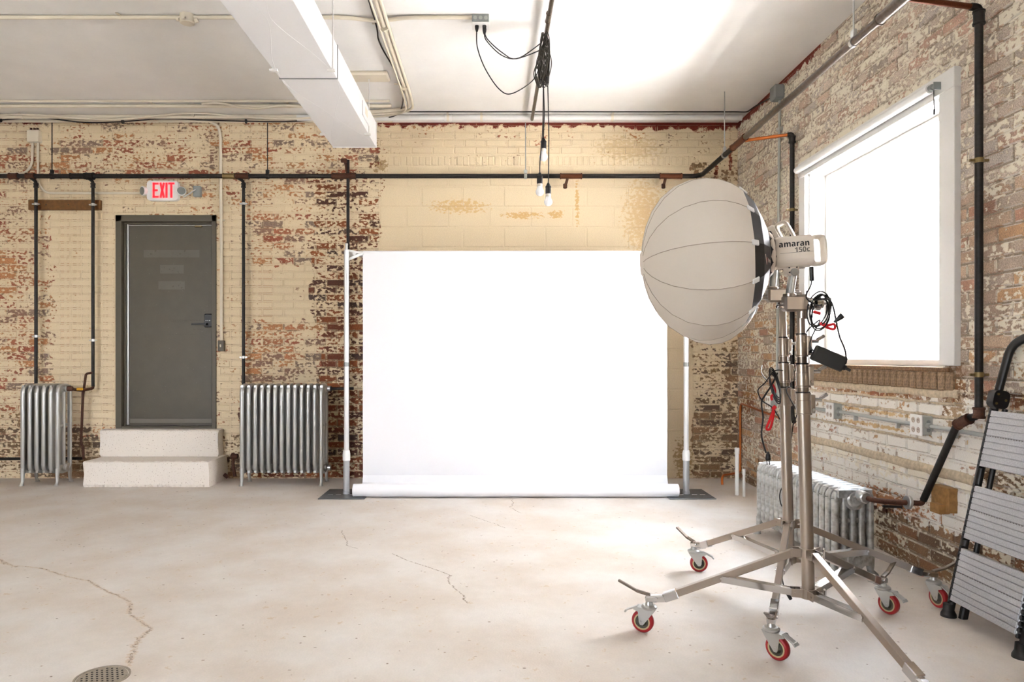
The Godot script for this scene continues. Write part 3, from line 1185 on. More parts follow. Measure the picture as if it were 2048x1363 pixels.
func build_steps() -> void:
	var t := thing("concrete_steps", "two white painted concrete steps with crumbling edges below the door", "steps")
	var r := RandomNumberGenerator.new()
	r.seed = 4
	for q in [["lower_step", -3.83, -2.66, 0.24, 6.62], ["upper_step", -3.855, -2.70, 0.50, 6.95]]:
		var st := tool()
		var y0: float = 0.0 if q[0] == "lower_step" else 0.24
		# front, top and ends as a grid that is pushed about, so that edges look broken
		var nx := 60
		var x0: float = q[1]
		var x1: float = q[2]
		var top: float = q[3]
		var d: float = q[4]
		var rough := func(p: Vector3, amount: float) -> Vector3: return p + Vector3(r.randf_range(-1, 1), r.randf_range(-1, 0.3), r.randf_range(-1, 0.2)) * amount
		var front := []
		for j in 6:
			var line := []
			for i in nx + 1:
				var p := Vector3(lerpf(x0, x1, float(i) / nx), lerpf(y0, top, [0.0, 0.1, 0.5, 0.85, 0.955, 1.0][j]), -d)
				var chip := 0.0012
				if j == 0 and q[0] == "lower_step":
					chip = 0.012 if r.randf() < 0.5 else 0.003
					p.z -= 0.012 * r.randf()
				if j == 5:
					p.z -= 0.012
					chip = 0.006
				if i == 0 or i == nx:
					chip = 0.007
				line.append(rough.call(p, chip))
			front.append(line)
		var back := []
		for i in nx + 1:
			back.append(Vector3(lerpf(x0, x1, float(i) / nx), top - 0.002, -WALL + 0.012))
		front.append(back)
		for j in front.size() - 1:
			for i in nx:
				var a: Vector3 = front[j][i]
				var b: Vector3 = front[j][i + 1]
				var c: Vector3 = front[j + 1][i + 1]
				var e: Vector3 = front[j + 1][i]
				var n := (b - a).cross(e - a).normalized()
				if n.z < 0 and n.y <= 0.5:
					n = -n
				if j >= 5:
					n = Vector3.UP
				quad(st, a, b, c, e, n)
		for i in [0, nx]:
			var sgn := -1.0 if i == 0 else 1.0
			for j in 5:
				var a: Vector3 = front[j][i]
				var b: Vector3 = front[j + 1][i]
				quad(st, a, Vector3(a.x, a.y, -WALL + 0.012), Vector3(b.x, b.y, -WALL + 0.012), b, Vector3(sgn, 0, 0))
		put(st, q[0], M["step_concrete"], t)


# ---------------------------------------------------------------- radiators and pipes

# one section of a column radiator: deep (z) by high, in the plane x = 0; cols columns
func radiator_section(deep: float, y0: float, y1: float, r: float, cols: int, head: float, inner := true) -> ArrayMesh:
	var st := tool()
	var h := deep / 2 - r
	var loop := []
	var k := minf(head, deep / 2 - r)
	for c in [[1, 1, 0.0], [-1, 1, 0.25], [-1, -1, 0.5], [1, -1, 0.75]]:
		for j in 6:
			var t: float = TAU * (c[2] + 0.25 * j / 5.0)
			loop.append(Vector3(0, (y0 + y1) / 2 + c[1] * ((y1 - y0) / 2 - r - k) + k * sin(t), c[0] * (h - k) + k * cos(t)))
	loop.append(loop[0])
	tube(st, loop, r, 10, false, 0.8)
	for c in range(1, cols - 1):
		var z := lerpf(-h, h, float(c) / (cols - 1))
		tube(st, [Vector3(0, y0 + r, z), Vector3(0, y1 - r, z)], r * 0.8, 8, false)
	# headers that join the sections
	for y in [y0 + 0.055, y1 - 0.055]:
		cyl(st, Vector3(-0.033, y, 0), Vector3(0.033, y, 0), 0.03, 14)
		box(st, Vector3(0, y, 0), Vector3(r * 1.1, 0.07, deep - 2.2 * r))
	# thin plate added so the gaps between inner sections read dark; the end ones are open
	if inner:
		box(st, Vector3(0, (y0 + y1) / 2, 0), Vector3(r * 0.55, y1 - y0 - 0.09, deep - 2 * r))
	# a web half way up
	box(st, Vector3(0, (y0 + y1) / 2 + 0.03, 0), Vector3(r * 0.7, 0.028, deep - 2 * r), Basis(), 0.006)
	return st.commit()


func radiator_foot(deep: float, y: float, r: float, s: float) -> ArrayMesh:
	var st := tool()
	var z := s * (deep / 2 - r)
	tube(st, smooth([Vector3(0, y + 0.06, z), Vector3(0, y, z + s * 0.002), Vector3(0, y * 0.45, z + s * 0.004), Vector3(0, 0.012, z + s * 0.018), Vector3(0, 0.0, z + s * 0.026)], 4), [r, r, r, r * 0.95, r * 0.9, r * 0.85, r * 0.8, r * 0.75, r * 0.72, r * 0.7, r * 0.7, r * 0.7, r * 0.75, r * 0.8, r * 0.85, r * 0.95, r], 8, true)
	lathe(st, [Vector2(0.0, 0.0), Vector2(r * 1.2, 0.0), Vector2(r * 0.9, 0.012), Vector2(0, 0.014)], Transform3D(Basis(), Vector3(0, 0, z + s * 0.022)), 10)
	return st.commit()


func radiator(called: String, label: String, n: int, pitch: float, deep: float, tall: float, foot: float, r: float, cols: int, head: float, m: Material, where: Vector3, turn: float) -> Node3D:
	var t := thing(called, label, "radiator", "cast iron radiators", where)
	t.rotation.y = turn
	var sec := radiator_section(deep, foot, tall, r, cols, head)
	var end := radiator_section(deep, foot, tall, r, cols, head, false)
	for k in n:
		var o := lay(end if k == n - 1 else sec, "section", m, t)
		o.position.x = (k - (n - 1) * 0.5) * pitch
	for k in [0, n - 1]:
		for s in [-1.0, 1.0]:
			var o := lay(radiator_foot(deep, foot, r, s), "foot", m, t)
			o.position.x = (k - (n - 1) * 0.5) * pitch
	return t


func build_radiators() -> void:
	var a := radiator("cast_iron_radiator", "tall silver cast iron radiator of six sections on the door's far side from the paper roll", 6, 0.0655, 0.235, 0.965, 0.10, 0.0205, 3, 0.07, M["silver_paint"], Vector3(-4.285, 0, -6.80), 0.0)
	a.set_meta("label", "tall narrow silver radiator of six sections below the wooden board")
	var b := radiator("cast_iron_radiator", "tall wide silver radiator between the concrete steps and the white paper", 13, 0.0625, 0.235, 0.965, 0.10, 0.0205, 3, 0.07, M["silver_paint"], Vector3(-2.005, 0, -6.80), 0.0)
	b.set_meta("label", "tall wide silver radiator between the concrete steps and the white paper")
	# bushings on the ends
	for q in [[a, 0.19], [b, 0.43]]:
		for y in [0.155, 0.91]:
			var pl := tool()
			cyl(pl, Vector3(q[1] - 0.02, y, 0), Vector3(q[1] + 0.012, y, 0), 0.026, 8, 0.004)
			put(pl, "end_plug", M["silver_paint"], q[0])
	# low, deep radiator under the window
	var c := radiator("cast_iron_radiator", "low deep worn silver radiator under the bright window", 16, 0.064, 0.25, 0.50, 0.055, 0.0245, 5, 0.045, M["worn_silver"], Vector3(1.965, 0, -4.43), -PI / 2 + 0.06)
	for q in [[0.10, 0.07], [0.43, 0.062]]:
		var st := tool()
		lathe(st, [Vector2(0, 0.022), Vector2(0.02, 0.022), Vector2(0.024, 0.014), Vector2(q[1] * 0.6, 0.012), Vector2(q[1] * 0.75, 0.004), Vector2(q[1], 0.0)], Transform3D(toward(Vector3(1, 0, 0)), Vector3(0.505, q[0], 0)), 20)
		put(st, "end_plug", M["worn_silver"], c)
	# flat cast ends above and below the columns
	for x in [-0.503, 0.503]:
		for q in [[0.462, 0.05, 0.20], [0.09, 0.06, 0.20]]:
			var st := tool()
			box(st, Vector3(x, q[0], 0), Vector3(0.018, q[1], q[2]), Basis(), 0.006)
			put(st, "end_casting", M["worn_silver"], c)


func pipe(called: String, label: String, pts: Array, r: float, m: Material, group := "", rad := 0.05) -> Node3D:
	var t := thing(called, label, "pipe", group)
	var st := tool()
	tube(st, bent(pts, rad), r, 12)
	put(st, "tube", m, t)
	return t


func fitting(t: Node3D, a: Vector3, b: Vector3, r: float, m: Material, called := "coupling") -> void:
	var st := tool()
	var d := (b - a).normalized()
	cyl(st, a, b, r, 14, 0.003)
	cyl(st, a, a + d * 0.012, r * 1.14, 14, 0.002)
	cyl(st, b - d * 0.012, b, r * 1.14, 14, 0.002)
	put(st, called, m, t)


func clamp_ring(t: Node3D, p: Vector3, d: Vector3, r: float, m: Material, called := "clamp") -> void:
	var st := tool()
	cyl(st, p - d * 0.012, p + d * 0.012, r, 14)
	var n := Vector3.FORWARD if absf(d.y) > 0.5 else Vector3.UP
	var o := d.cross(n).normalized()
	box(st, p + o * r * 1.3, Vector3(0.012, 0.012, 0.012) + o.abs() * r)
	box(st, p - o * r * 1.3, Vector3(0.012, 0.012, 0.012) + o.abs() * r)
	put(st, called, m, t)


func build_pipes() -> void:
	var y := 2.995
	var dw := 7.0
	var run_x := 2.016
	var br := Vector3(1, 0, 0)
	# the long heating main: along the back wall, then along the window wall
	var t := thing("heating_main", "long dark iron heating pipe along the brick walls below the ceiling", "pipe")
	var st := tool()
	tube(st, bent([Vector3(-5.6, y, -dw), Vector3(run_x - 0.03, y, -dw), Vector3(run_x + 0.02, y, -dw + 0.06), Vector3(run_x + 0.02, y, -5.98)], 0.05), 0.0225, 14)
	put(st, "pipe_length", M["iron"], t)
	st = tool()
	tube(st, [Vector3(run_x + 0.02, y, -5.98), Vector3(run_x + 0.02, y, -2.2)], 0.0225, 14)
	put(st, "pipe_length", M["steel_pipe"], t, "bare steel length")
	for u in [28.0, 62.0]:
		fitting(t, at(u - 10, 352, dw), at(u + 8, 352, dw), 0.028, M["rusty"])
	fitting(t, at(140, 352, dw), at(170, 352, dw), 0.027, M["iron"])
	fitting(t, at(172, 352, dw), at(188, 352, dw), 0.032, M["iron"], "tee")
	fitting(t, at(446, 352, dw), at(470, 352, dw), 0.027, M["brass"])
	fitting(t, at(472, 352, dw), at(498, 352, dw), 0.029, M["rusty"], "tee")
	fitting(t, at(664, 352, dw), at(712, 352, dw), 0.029, M["rusty"], "tee")
	fitting(t, at(1120, 352, dw), at(1164, 352, dw), 0.027, M["old_copper"], "tee")
	fitting(t, at(1319, 352, dw), at(1364, 352, dw), 0.027, M["old_copper"], "tee")
	fitting(t, Vector3(run_x + 0.02, y, -6.05), Vector3(run_x + 0.02, y, -5.75), 0.027, M["old_copper"], "tee")
	fitting(t, Vector3(run_x + 0.02, y, -3.75), Vector3(run_x + 0.02, y, -3.42), 0.029, M["steel_pipe"], "tee")
	# stub outlets under the copper tees
	for u in [1136.0, 1332.0]:
		st = tool()
		var p := at(u, 352, dw)
		tube(st, bent([p, p + Vector3(-0.015, -0.06, 0.0), p + Vector3(-0.03, -0.1, 0.03)], 0.03), 0.014, 10)
		cyl(st, p + Vector3(-0.03, -0.08, 0.02), p + Vector3(-0.03, -0.125, 0.02), 0.02, 10, 0.004)
		put(st, "drain_stub", M["rusty"], t)
	# hangers
	for q in [[104.0, 0], [535.0, 0], [1051.0, 0]]:
		st = tool()
		var p := at(q[0], 352, dw)
		cyl(st, Vector3(p.x, CEIL - 0.03, p.z), p + Vector3(0, 0.03, 0), 0.005, 8)
		cyl(st, p - br * 0.014, p + br * 0.014, 0.028, 16)
		box(st, p + Vector3(0, 0.045, 0), Vector3(0.034, 0.035, 0.02), Basis(), 0.003)
		put(st, "hanger", M["iron"] if q[0] < 700 else M["galvanised"], t)
	for d in [6.27, 4.02]:
		st = tool()
		var p := Vector3(run_x + 0.02, y, -d)
		cyl(st, Vector3(p.x, CEIL, p.z), p + Vector3(0, 0.04, 0), 0.005, 8)
		cyl(st, p - Vector3(0, 0, 0.013), p + Vector3(0, 0, 0.013), 0.027, 16)
		box(st, p + Vector3(0, 0.05, 0), Vector3(0.022, 0.045, 0.034), Basis(), 0.003)
		put(st, "hanger", M["zinc"], t)
	# risers down to the radiators
	var riser := func(u: float, v1: float, label: String) -> Node3D:
		var r := thing("riser_pipe", label, "pipe", "iron risers on the door wall")
		var s := tool()
		var top := at(u, 352, dw)
		var x := top.x
		tube(s, bent([Vector3(x - 0.05, y - 0.02, -dw + 0.0), Vector3(x, y - 0.05, -dw), Vector3(x, at(u, v1, dw).y, -dw)], 0.05), 0.0155, 12)
		put(s, "tube", M["iron"], r)
		fitting(r, Vector3(x, y - 0.07, -dw), Vector3(x, y - 0.115, -dw), 0.021, M["iron"], "elbow")
		return r
	var r1: Node3D = riser.call(72, 800, "thin black riser pipe dropping behind the narrow silver radiator")
	var r2: Node3D = riser.call(186, 772, "thin black riser pipe with an elbow beside the fire door's brick infill")
	var r3: Node3D = riser.call(487, 800, "thin black riser pipe dropping to the wide silver radiator")
	for q in [[r1, 72.0, 408.0], [r1, 72.0, 672.0], [r2, 186.0, 409.0], [r2, 186.0, 680.0], [r3, 487.0, 407.0], [r3, 487.0, 714.0]]:
		clamp_ring(q[0], at(q[1], q[2], dw), Vector3.UP, 0.0175, M["zinc"])
	var r4 := thing("riser_pipe", "thin black riser pipe behind the silver post of the white paper", "pipe", "iron risers on the door wall")
	st = tool()
	tube(st, [at(696, 320, dw), at(696, 960, dw)], 0.0155, 12)
	put(st, "tube", M["iron"], r4)
	st = tool()
	tube(st, bent([at(688, 318, dw - 0.02), at(692, 330, dw), at(695, 352, dw)], 0.02), 0.014, 10)
	cyl(st, at(682, 321, dw - 0.02), at(694, 321, dw - 0.02), 0.02, 10, 0.004)
	put(st, "vent_cap", M["rusty"], r4)
	# valve run from the second riser to the narrow radiator
	var e := at(186, 772, dw)
	var v := thing("radiator_valve_pipe", "rusty valve pipe with a yellow tag beside the narrow silver radiator", "pipe")
	st = tool()
	tube(st, bent([e + Vector3(0, 0.02, 0), e + Vector3(0, -0.02, 0), e + Vector3(-0.05, -0.035, 0.12), Vector3(-4.07, 0.91, -6.80)], 0.03), 0.014, 10)
	cyl(st, Vector3(-4.09, 0.91, -6.80), Vector3(-4.04, 0.91, -6.81), 0.024, 8, 0.004)
	put(st, "tube", M["rusty"], v)
	st = tool()
	box(st, Vector3(-3.985, 0.905, -6.83), Vector3(0.05, 0.025, 0.03), Basis(), 0.004)
	put(st, "tag", M["yellow_tag"], v)
	st = tool()
	var k := dw - 0.03
	tube(st, bent([at(184, 745, k), at(172, 747, k), at(166, 790, k), at(162, 885, k), at(166, 892, k), at(167, 918, k)], 0.02), 0.0115, 10)
	put(st, "drip_leg", M["rusty"], v)
	st = tool()
	tube(st, [Vector3(-5.6, 0.2, -7.03), at(167, 916, 7.03)], 0.014, 10)
	put(st, "floor_run", M["iron"], v)
	# valve of the wide radiator, beside the steps
	var v2 := thing("radiator_valve_pipe", "old valve and pipe between the concrete steps and the wide radiator", "pipe")
	st = tool()
	tube(st, bent([at(466, 905, 6.95), at(466, 930, 6.95), at(470, 952, 6.95)], 0.02), 0.016, 10)
	cyl(st, at(462, 912, 6.95), at(476, 912, 6.95), 0.026, 10, 0.004)
	cyl(st, at(448, 948, 6.9), at(456, 954, 6.9), 0.018, 10, 0.003)
	put(st, "valve", M["rusty"], v2)
	st = tool()
	tube(st, [Vector3(-1.59, 0.91, -6.80), Vector3(-1.35, 0.91, -6.83)], 0.013, 10)
	cyl(st, Vector3(-1.60, 0.91, -6.80), Vector3(-1.555, 0.91, -6.80), 0.024, 8, 0.004)
	put(st, "top_pipe", M["iron"], v2)
	# branches from the main to the window wall and down
	var far := thing("branch_pipe", "copper and black iron branch pipe dropping on the far side of the window", "pipe", "branch pipes on the window wall")
	var fx := SIDE - 0.055
	st = tool()
	tube(st, [Vector3(run_x + 0.02, y, -5.86), Vector3(fx, y, -5.68)], 0.014, 10)
	put(st, "copper_arm", M["copper"], far)
	st = tool()
	tube(st, bent([Vector3(fx - 0.03, y, -5.695), Vector3(fx, y, -5.68), Vector3(fx, y - 0.04, -5.68), Vector3(fx, 0.75, -5.68), Vector3(fx - 0.01, 0.70, -5.62)], 0.03), 0.0185, 12)
	put(st, "drop", M["iron"], far)
	fitting(far, Vector3(fx, y - 0.015, -5.68), Vector3(fx, y - 0.07, -5.68), 0.025, M["iron"], "elbow")
	clamp_ring(far, Vector3(fx, 2.39, -5.68), Vector3.UP, 0.0225, M["brass"])
	var near := thing("branch_pipe", "copper and black iron branch pipe dropping beside the ladder", "pipe", "branch pipes on the window wall")
	var nd := 3.485
	var nx := SIDE - 0.06
	st = tool()
	tube(st, [Vector3(run_x + 0.02, y - 0.01, -nd - 0.02), Vector3(nx, y - 0.065, -nd)], 0.0145, 10)
	put(st, "copper_arm", M["old_copper"], near)
	st = tool()
	var low := [Vector3(nx - 0.04, y - 0.06, -nd), Vector3(nx, y - 0.065, -nd), Vector3(nx, y - 0.12, -nd), Vector3(nx, 0.925, -nd), Vector3(nx - 0.012, 0.905, -nd - 0.10), Vector3(nx - 0.02, 0.87, -nd - 0.135), Vector3(2.335, 0.44, -3.86)]
	tube(st, bent(low, 0.04), 0.0185, 12)
	put(st, "drop", M["iron"], near)
	fitting(near, Vector3(nx, y - 0.08, -nd), Vector3(nx, y - 0.15, -nd), 0.025, M["iron"], "elbow")
	fitting(near, Vector3(nx, 0.97, -nd), Vector3(nx, 0.915, -nd), 0.025, M["rusty"], "elbow")
	fitting(near, Vector3(nx - 0.012, 0.91, -nd - 0.05), Vector3(nx - 0.02, 0.87, -nd - 0.135), 0.025, M["rusty"], "elbow")
	for yy in [2.18, 1.13]:
		clamp_ring(near, Vector3(nx, yy, -nd), Vector3(0, 1, 0), 0.0225, M["brass"])
	# valve pipe into the low radiator
	var lv := thing("radiator_valve_pipe", "rusty valve pipe screwed into the low radiator under the window", "pipe")
	st = tool()
	tube(st, bent([Vector3(2.335, 0.44, -3.86), Vector3(2.325, 0.42, -3.86), Vector3(2.12, 0.435, -3.84), Vector3(2.04, 0.445, -3.84), Vector3(2.02, 0.455, -3.92)], 0.03), 0.0145, 10)
	put(st, "tube", M["rusty"], lv)
	st = tool()
	cyl(st, Vector3(2.255, 0.428, -3.852), Vector3(2.235, 0.430, -3.851), 0.038, 16, 0.004)
	cyl(st, Vector3(2.02, 0.452, -3.93), Vector3(2.025, 0.45, -3.86), 0.034, 8, 0.006)
	put(st, "collar", M["zinc"], lv)
	st = tool()
	bar(st, Vector3(2.10, 0.412, -3.83), Vector3(2.20, 0.408, -3.83), 0.014, 0.012)
	put(st, "handle", M["black_rubber"], lv)
	var wb := thing("wooden_block", "small wooden block on the brick wall behind the slanting pipe", "block")
	st = tool()
	box(st, Vector3(SIDE - 0.03, 0.46, -3.80), Vector3(0.05, 0.13, 0.15), Basis(), 0.003)
	box(st, Vector3(SIDE - 0.06, 0.41, -3.79), Vector3(0.06, 0.05, 0.08), Basis(), 0.003)
	put(st, "block", M["pale_wood"], wb)
	# copper and plastic pipes in the corner
	var cp := thing("copper_pipe", "bare copper pipe bent along the corner of the brick walls", "pipe")
	st = tool()
	tube(st, bent([Vector3(SIDE - 0.03, 0.70, -6.0), Vector3(SIDE - 0.03, 0.76, -6.93), Vector3(SIDE - 0.03, 0.66, -6.95), Vector3(SIDE - 0.03, 0.10, -6.95), Vector3(SIDE - 0.05, 0.085, -6.93), Vector3(2.19, 0.085, -6.78), Vector3(2.17, 0.06, -6.76), Vector3(2.17, 0.0, -6.75)], 0.035), 0.0115, 10)
	put(st, "tube", M["copper"], cp)
	for q in [[1474.0, 896.0, 6.24, 0.017, "tall white plastic pipe standing in the corner"], [1488.0, 938.0, 6.17, 0.012, "short white plastic pipe standing in the corner"]]:
		var wp := thing("plastic_pipe", q[4], "pipe")
		st = tool()
		var b := at(q[0], q[1], q[2])
		cyl(st, Vector3(b.x, 0, b.z), b, q[3], 14, 0.002)
		put(st, "tube", M["white_plastic"], wp)
		st = tool()
		cyl(st, b - Vector3(0, 0.05, 0), b + Vector3(0, 0.004, 0), q[3] * 1.2, 14, 0.003)
		put(st, "socket", M["white_plastic"], wp)


# ---------------------------------------------------------------- ceiling

func conduit(label: String, pts: Array, r: float, m: Material, group := "", rad := 0.06, category := "conduit", called := "conduit") -> Node3D:
	var t := thing(called, label, category, group)
	var st := tool()
	tube(st, bent(pts, rad), r, 10)
	put(st, "tube", m, t)
	return t


func strap(t: Node3D, p: Vector3, r: float, along: Vector3) -> void:
	var st := tool()
	cyl(st, p - along * 0.012, p + along * 0.012, r * 1.18, 12)
	var o := along.cross(Vector3.UP).normalized()
	box(st, p + o * r * 1.9 + Vector3(0, r * 0.7, 0), Vector3(0.02, 0.004, 0.02) + o.abs() * r * 1.4)
	put(st, "strap", M["cream_paint"], t)


# ribbed flexible conduit
func flex(st: SurfaceTool, pts: Array, r: float) -> void:
	var line := smooth(pts, 26)
	var rs := []
	for k in line.size():
		rs.append(r * (1.0 if k % 2 else 0.84))
	tube(st, line, rs, 10)


func build_ceiling_things() -> void:
	# duct, hung on rods
	var t := thing("air_duct", "white square air duct hung below the ceiling", "duct")
	var x0 := -1.426
	var x1 := -1.045
	var y0 := 3.07
	var y1 := 3.29
	for q in [[1.5, 4.73], [4.734, 6.29]]:
		var st := tool()
		span(st, Vector3(x0, y0, -q[0]), Vector3(x1, y1, -q[1]), 0.002)
		# the shallow cross-breaking pressed into the sheet below and its S-shaped creases
		var o := put(st, "duct_length", M["duct_paint"], t)
		st = tool()
		var d0: float = q[0] + 0.03
		var d1: float = q[1] - 0.05
		if q[0] < 2.0:
			d0 = 3.1
		for s in [-1.0, 1.0]:
			var pts := []
			for k in 25:
				var f := k / 24.0
				var xx: float = (x0 + x1) / 2 + s * ((x1 - x0) / 2 - 0.012) * (0.06 + 0.94 * pow(absf(cos(PI * f)), 1.5))
				pts.append(Vector3(xx, y0 + 0.0005, -lerpf(d0, d1, f)))
			tube(st, pts, 0.0028, 6, true, 0.5, Vector3.RIGHT)
		put(st, "pressed_bead", M["duct_paint"], o)
	var st := tool()
	span(st, Vector3(x0 - 0.003, y0 - 0.004, -6.28), Vector3(x1 + 0.006, y1 + 0.004, -6.295), 0.001)
	put(st, "end_cap", M["duct_paint"], t)
	st = tool()
	span(st, Vector3(x0 - 0.004, y0 - 0.003, -4.725), Vector3(x1 + 0.004, y1 + 0.003, -4.739))
	put(st, "joint", M["grey_box"], t)
	st = tool()
	for d in [4.58, 5.9]:
		for x in [x0 - 0.006, x1 + 0.006]:
			cyl(st, Vector3(x, y0 - 0.005, -d), Vector3(x, CEIL, -d), 0.0042, 8)
		span(st, Vector3(x0 - 0.02, y0 - 0.014, -d + 0.012), Vector3(x0 + 0.03, y0 - 0.001, -d - 0.012))
		span(st, Vector3(x1 - 0.03, y0 - 0.014, -d + 0.012), Vector3(x1 + 0.02, y0 - 0.001, -d - 0.012))
	put(st, "hanger", M["white_paint"], t)
	st = tool()
	span(st, Vector3(x1, 3.13, -5.62), Vector3(x1 + 0.012, 3.25, -5.90), 0.004)
	var gr := put(st, "register", M["duct_paint"], t)
	st = tool()
	span(st, Vector3(x1 + 0.010, 3.165, -5.70), Vector3(x1 + 0.0135, 3.225, -5.80))
	put(st, "opening", M["cream_paint"], gr)
	var cs := thing("ceiling_strut", "short white strut on the ceiling that carries the duct rods", "strut")
	st = tool()
	span(st, Vector3(-1.6, CEIL - 0.035, -5.80), Vector3(-0.87, CEIL, -5.97), 0.012)
	put(st, "strut", M["cream_paint"], cs)
	# conduit across the ceiling to the socket box
	var cd := 4.86
	var cy := CEIL - 0.017
	var c1 := conduit("cream conduit crossing the ceiling from the outlet box past the duct", [Vector3(-5.6, cy, -cd), Vector3(-1.0, cy, -cd), Vector3(-0.80, cy - 0.01, -cd - 0.04), Vector3(-0.6, cy, -cd), Vector3(-0.15, cy, -cd)], 0.0135, M["cream_paint"], "ceiling conduits", 0.1)
	strap(c1, Vector3(-2.56, cy, -cd), 0.0135, Vector3.RIGHT)
	var jb := thing("junction_box", "cream octagonal junction box on the ceiling left of the duct", "junction box")
	jb.set_meta("label", "cream round junction box on the ceiling conduit")
	st = tool()
	var jp := Vector3(-2.10, CEIL, -cd)
	lathe(st, [Vector2(0, -0.06), Vector2(0.045, -0.06), Vector2(0.052, -0.052), Vector2(0.052, 0.0)], Transform3D(Basis(), jp), 8)
	put(st, "box", M["cream_paint"], jb)
	st = tool()
	cyl(st, jp + Vector3(0, -0.045, 0.05), jp + Vector3(0, -0.045, 0.068), 0.013, 8)
	cyl(st, jp + Vector3(0.052, -0.04, 0.0), jp + Vector3(0.075, -0.035, 0), 0.016, 8)
	cyl(st, jp + Vector3(-0.052, -0.03, 0.0), jp + Vector3(-0.07, -0.025, 0), 0.016, 8)
	put(st, "connector", M["cream_paint"], jb)
	# outlet box with two plugs
	var ob := thing("ceiling_outlet", "grey metal outlet box on the ceiling with two black plugs", "outlet")
	var op := Vector3(-0.092, CEIL, -4.90)
	st = tool()
	box(st, op + Vector3(0, -0.027, 0), Vector3(0.118, 0.054, 0.115), Basis(), 0.004)
	put(st, "box", M["grey_box"], ob)
	st = tool()
	box(st, op + Vector3(0, -0.057, 0), Vector3(0.122, 0.006, 0.119), Basis(), 0.002)
	for sx in [-0.026, 0.026]:
		for sz in [-0.022, 0.022]:
			cyl(st, op + Vector3(sx, -0.06, sz), op + Vector3(sx, -0.063, sz), 0.016, 14)
	put(st, "cover_plate", M["outlet_white"], ob)
	st = tool()
	for k in 3:
		cyl(st, op + Vector3(-0.036 + 0.036 * k, -0.027, 0.057), op + Vector3(-0.036 + 0.036 * k, -0.027, 0.0595), 0.013, 14)
	put(st, "knockout", M["galvanised"], ob)
	# conduits along the top of the back wall
	var ry := CEIL - 0.02
	var a := conduit("thick cream conduit along the ceiling over the fire door", [Vector3(-5.6, ry, -6.57), Vector3(-0.95, ry, -6.57)], 0.017, M["cream_paint"], "ceiling conduits")
	for x in [-3.15, -4.6, -1.9]:
		strap(a, Vector3(x, ry, -6.57), 0.017, Vector3.RIGHT)
	conduit("thin cream conduit along the ceiling over the fire door", [Vector3(-5.6, ry + 0.006, -6.46), Vector3(-0.95, ry + 0.006, -6.46)], 0.0105, M["cream_paint"], "ceiling conduits")
	var b := conduit("white painted pipe along the ceiling above the block wall", [Vector3(-1.9, CEIL - 0.036, -6.85), Vector3(SIDE - 0.05, CEIL - 0.036, -6.85)], 0.029, M["white_paint"], "ceiling conduits")
	for u in [896.0, 963.0, 1224.0]:
		strap(b, Vector3((u - VX) / FL * 6.85, CEIL - 0.036, -6.85), 0.029, Vector3.RIGHT)
	fitting(b, Vector3(-0.48, CEIL - 0.036, -6.85), Vector3(-0.40, CEIL - 0.036, -6.85), 0.0315, M["white_paint"])
	var b2 := conduit("cream painted pipe along the ceiling above the brick of the door wall", [Vector3(-5.6, CEIL - 0.022, -6.86), Vector3(-1.0, CEIL - 0.022, -6.86)], 0.02, M["cream_paint"], "ceiling conduits")
	for x in [-2.8, -4.55]:
		strap(b2, Vector3(x, CEIL - 0.022, -6.86), 0.02, Vector3.RIGHT)
	var b3 := conduit("second cream painted pipe close to the top of the door wall", [Vector3(-5.6, CEIL - 0.02, -6.99), Vector3(-1.0, CEIL - 0.02, -6.99)], 0.016, M["cream_paint"], "ceiling conduits")
	strap(b3, Vector3(-2.2, CEIL - 0.02, -6.99), 0.016, Vector3.RIGHT)
	conduit("thin dark cable along the ceiling above the block wall", [Vector3(-1.0, CEIL - 0.006, -6.77), Vector3(SIDE - 0.12, CEIL - 0.006, -6.77), Vector3(SIDE - 0.04, CEIL - 0.02, -6.74), Vector3(SIDE - 0.03, CEIL - 0.03, -6.55), Vector3(SIDE - 0.03, CEIL - 0.1, -6.10)], 0.006, M["old_cord"], "ceiling cables", 0.05, "cable", "cable")
	# loose cables that sag between ties
	var sag := []
	for k in 12:
		sag.append(Vector3(-5.6 + k * 0.40, CEIL - 0.045 - 0.02 * sin(k * 1.7), -6.90 + 0.03 * cos(k * 2.3)))
	var s1 := thing("cable", "black cable sagging along the ceiling over the fire door", "cable", "ceiling cables")
	st = tool()
	tube(st, smooth(sag), 0.0065, 8)
	put(st, "wire", M["cord_black"], s1)
	st = tool()
	for k in [2, 5, 8, 10]:
		var q: Vector3 = sag[k]
		cyl(st, q + Vector3(-0.006, 0.0, 0), q + Vector3(0.006, 0.0, 0), 0.022, 10)
	put(st, "tie", M["cord_black"], s1)
	var sag2 := []
	for k in 12:
		sag2.append(Vector3(-5.6 + k * 0.40, CEIL - 0.04 - 0.022 * sin(k * 1.3 + 2.0), -6.80 + 0.03 * cos(k * 1.9)))
	conduit("cream cable looping along the ceiling over the fire door", smooth(sag2), 0.009, M["cream_paint"], "ceiling cables", 0.01, "cable", "cable")
	var fx := thing("flexible_conduit", "ribbed cream flexible conduit sagging under the ceiling near the duct", "conduit")
	st = tool()
	flex(st, [up(404, 207, 0.03), up(440, 206, 0.03), up(480, 214, 0.04), up(520, 216, 0.04), up(565, 211, 0.035), up(640, 215, 0.035), up(700, 217, 0.035)], 0.013)
	put(st, "hose", M["cream_paint"], fx)
	# bundle along the ceiling beside the duct, turning towards it
	var bx := -0.765
	var bt := CEIL - 0.016
	var names := ["thick cream conduit of the bundle running along the ceiling beside the duct", "cream conduit of the bundle beside the duct", "thin cream cable tied to the bundle beside the duct"]
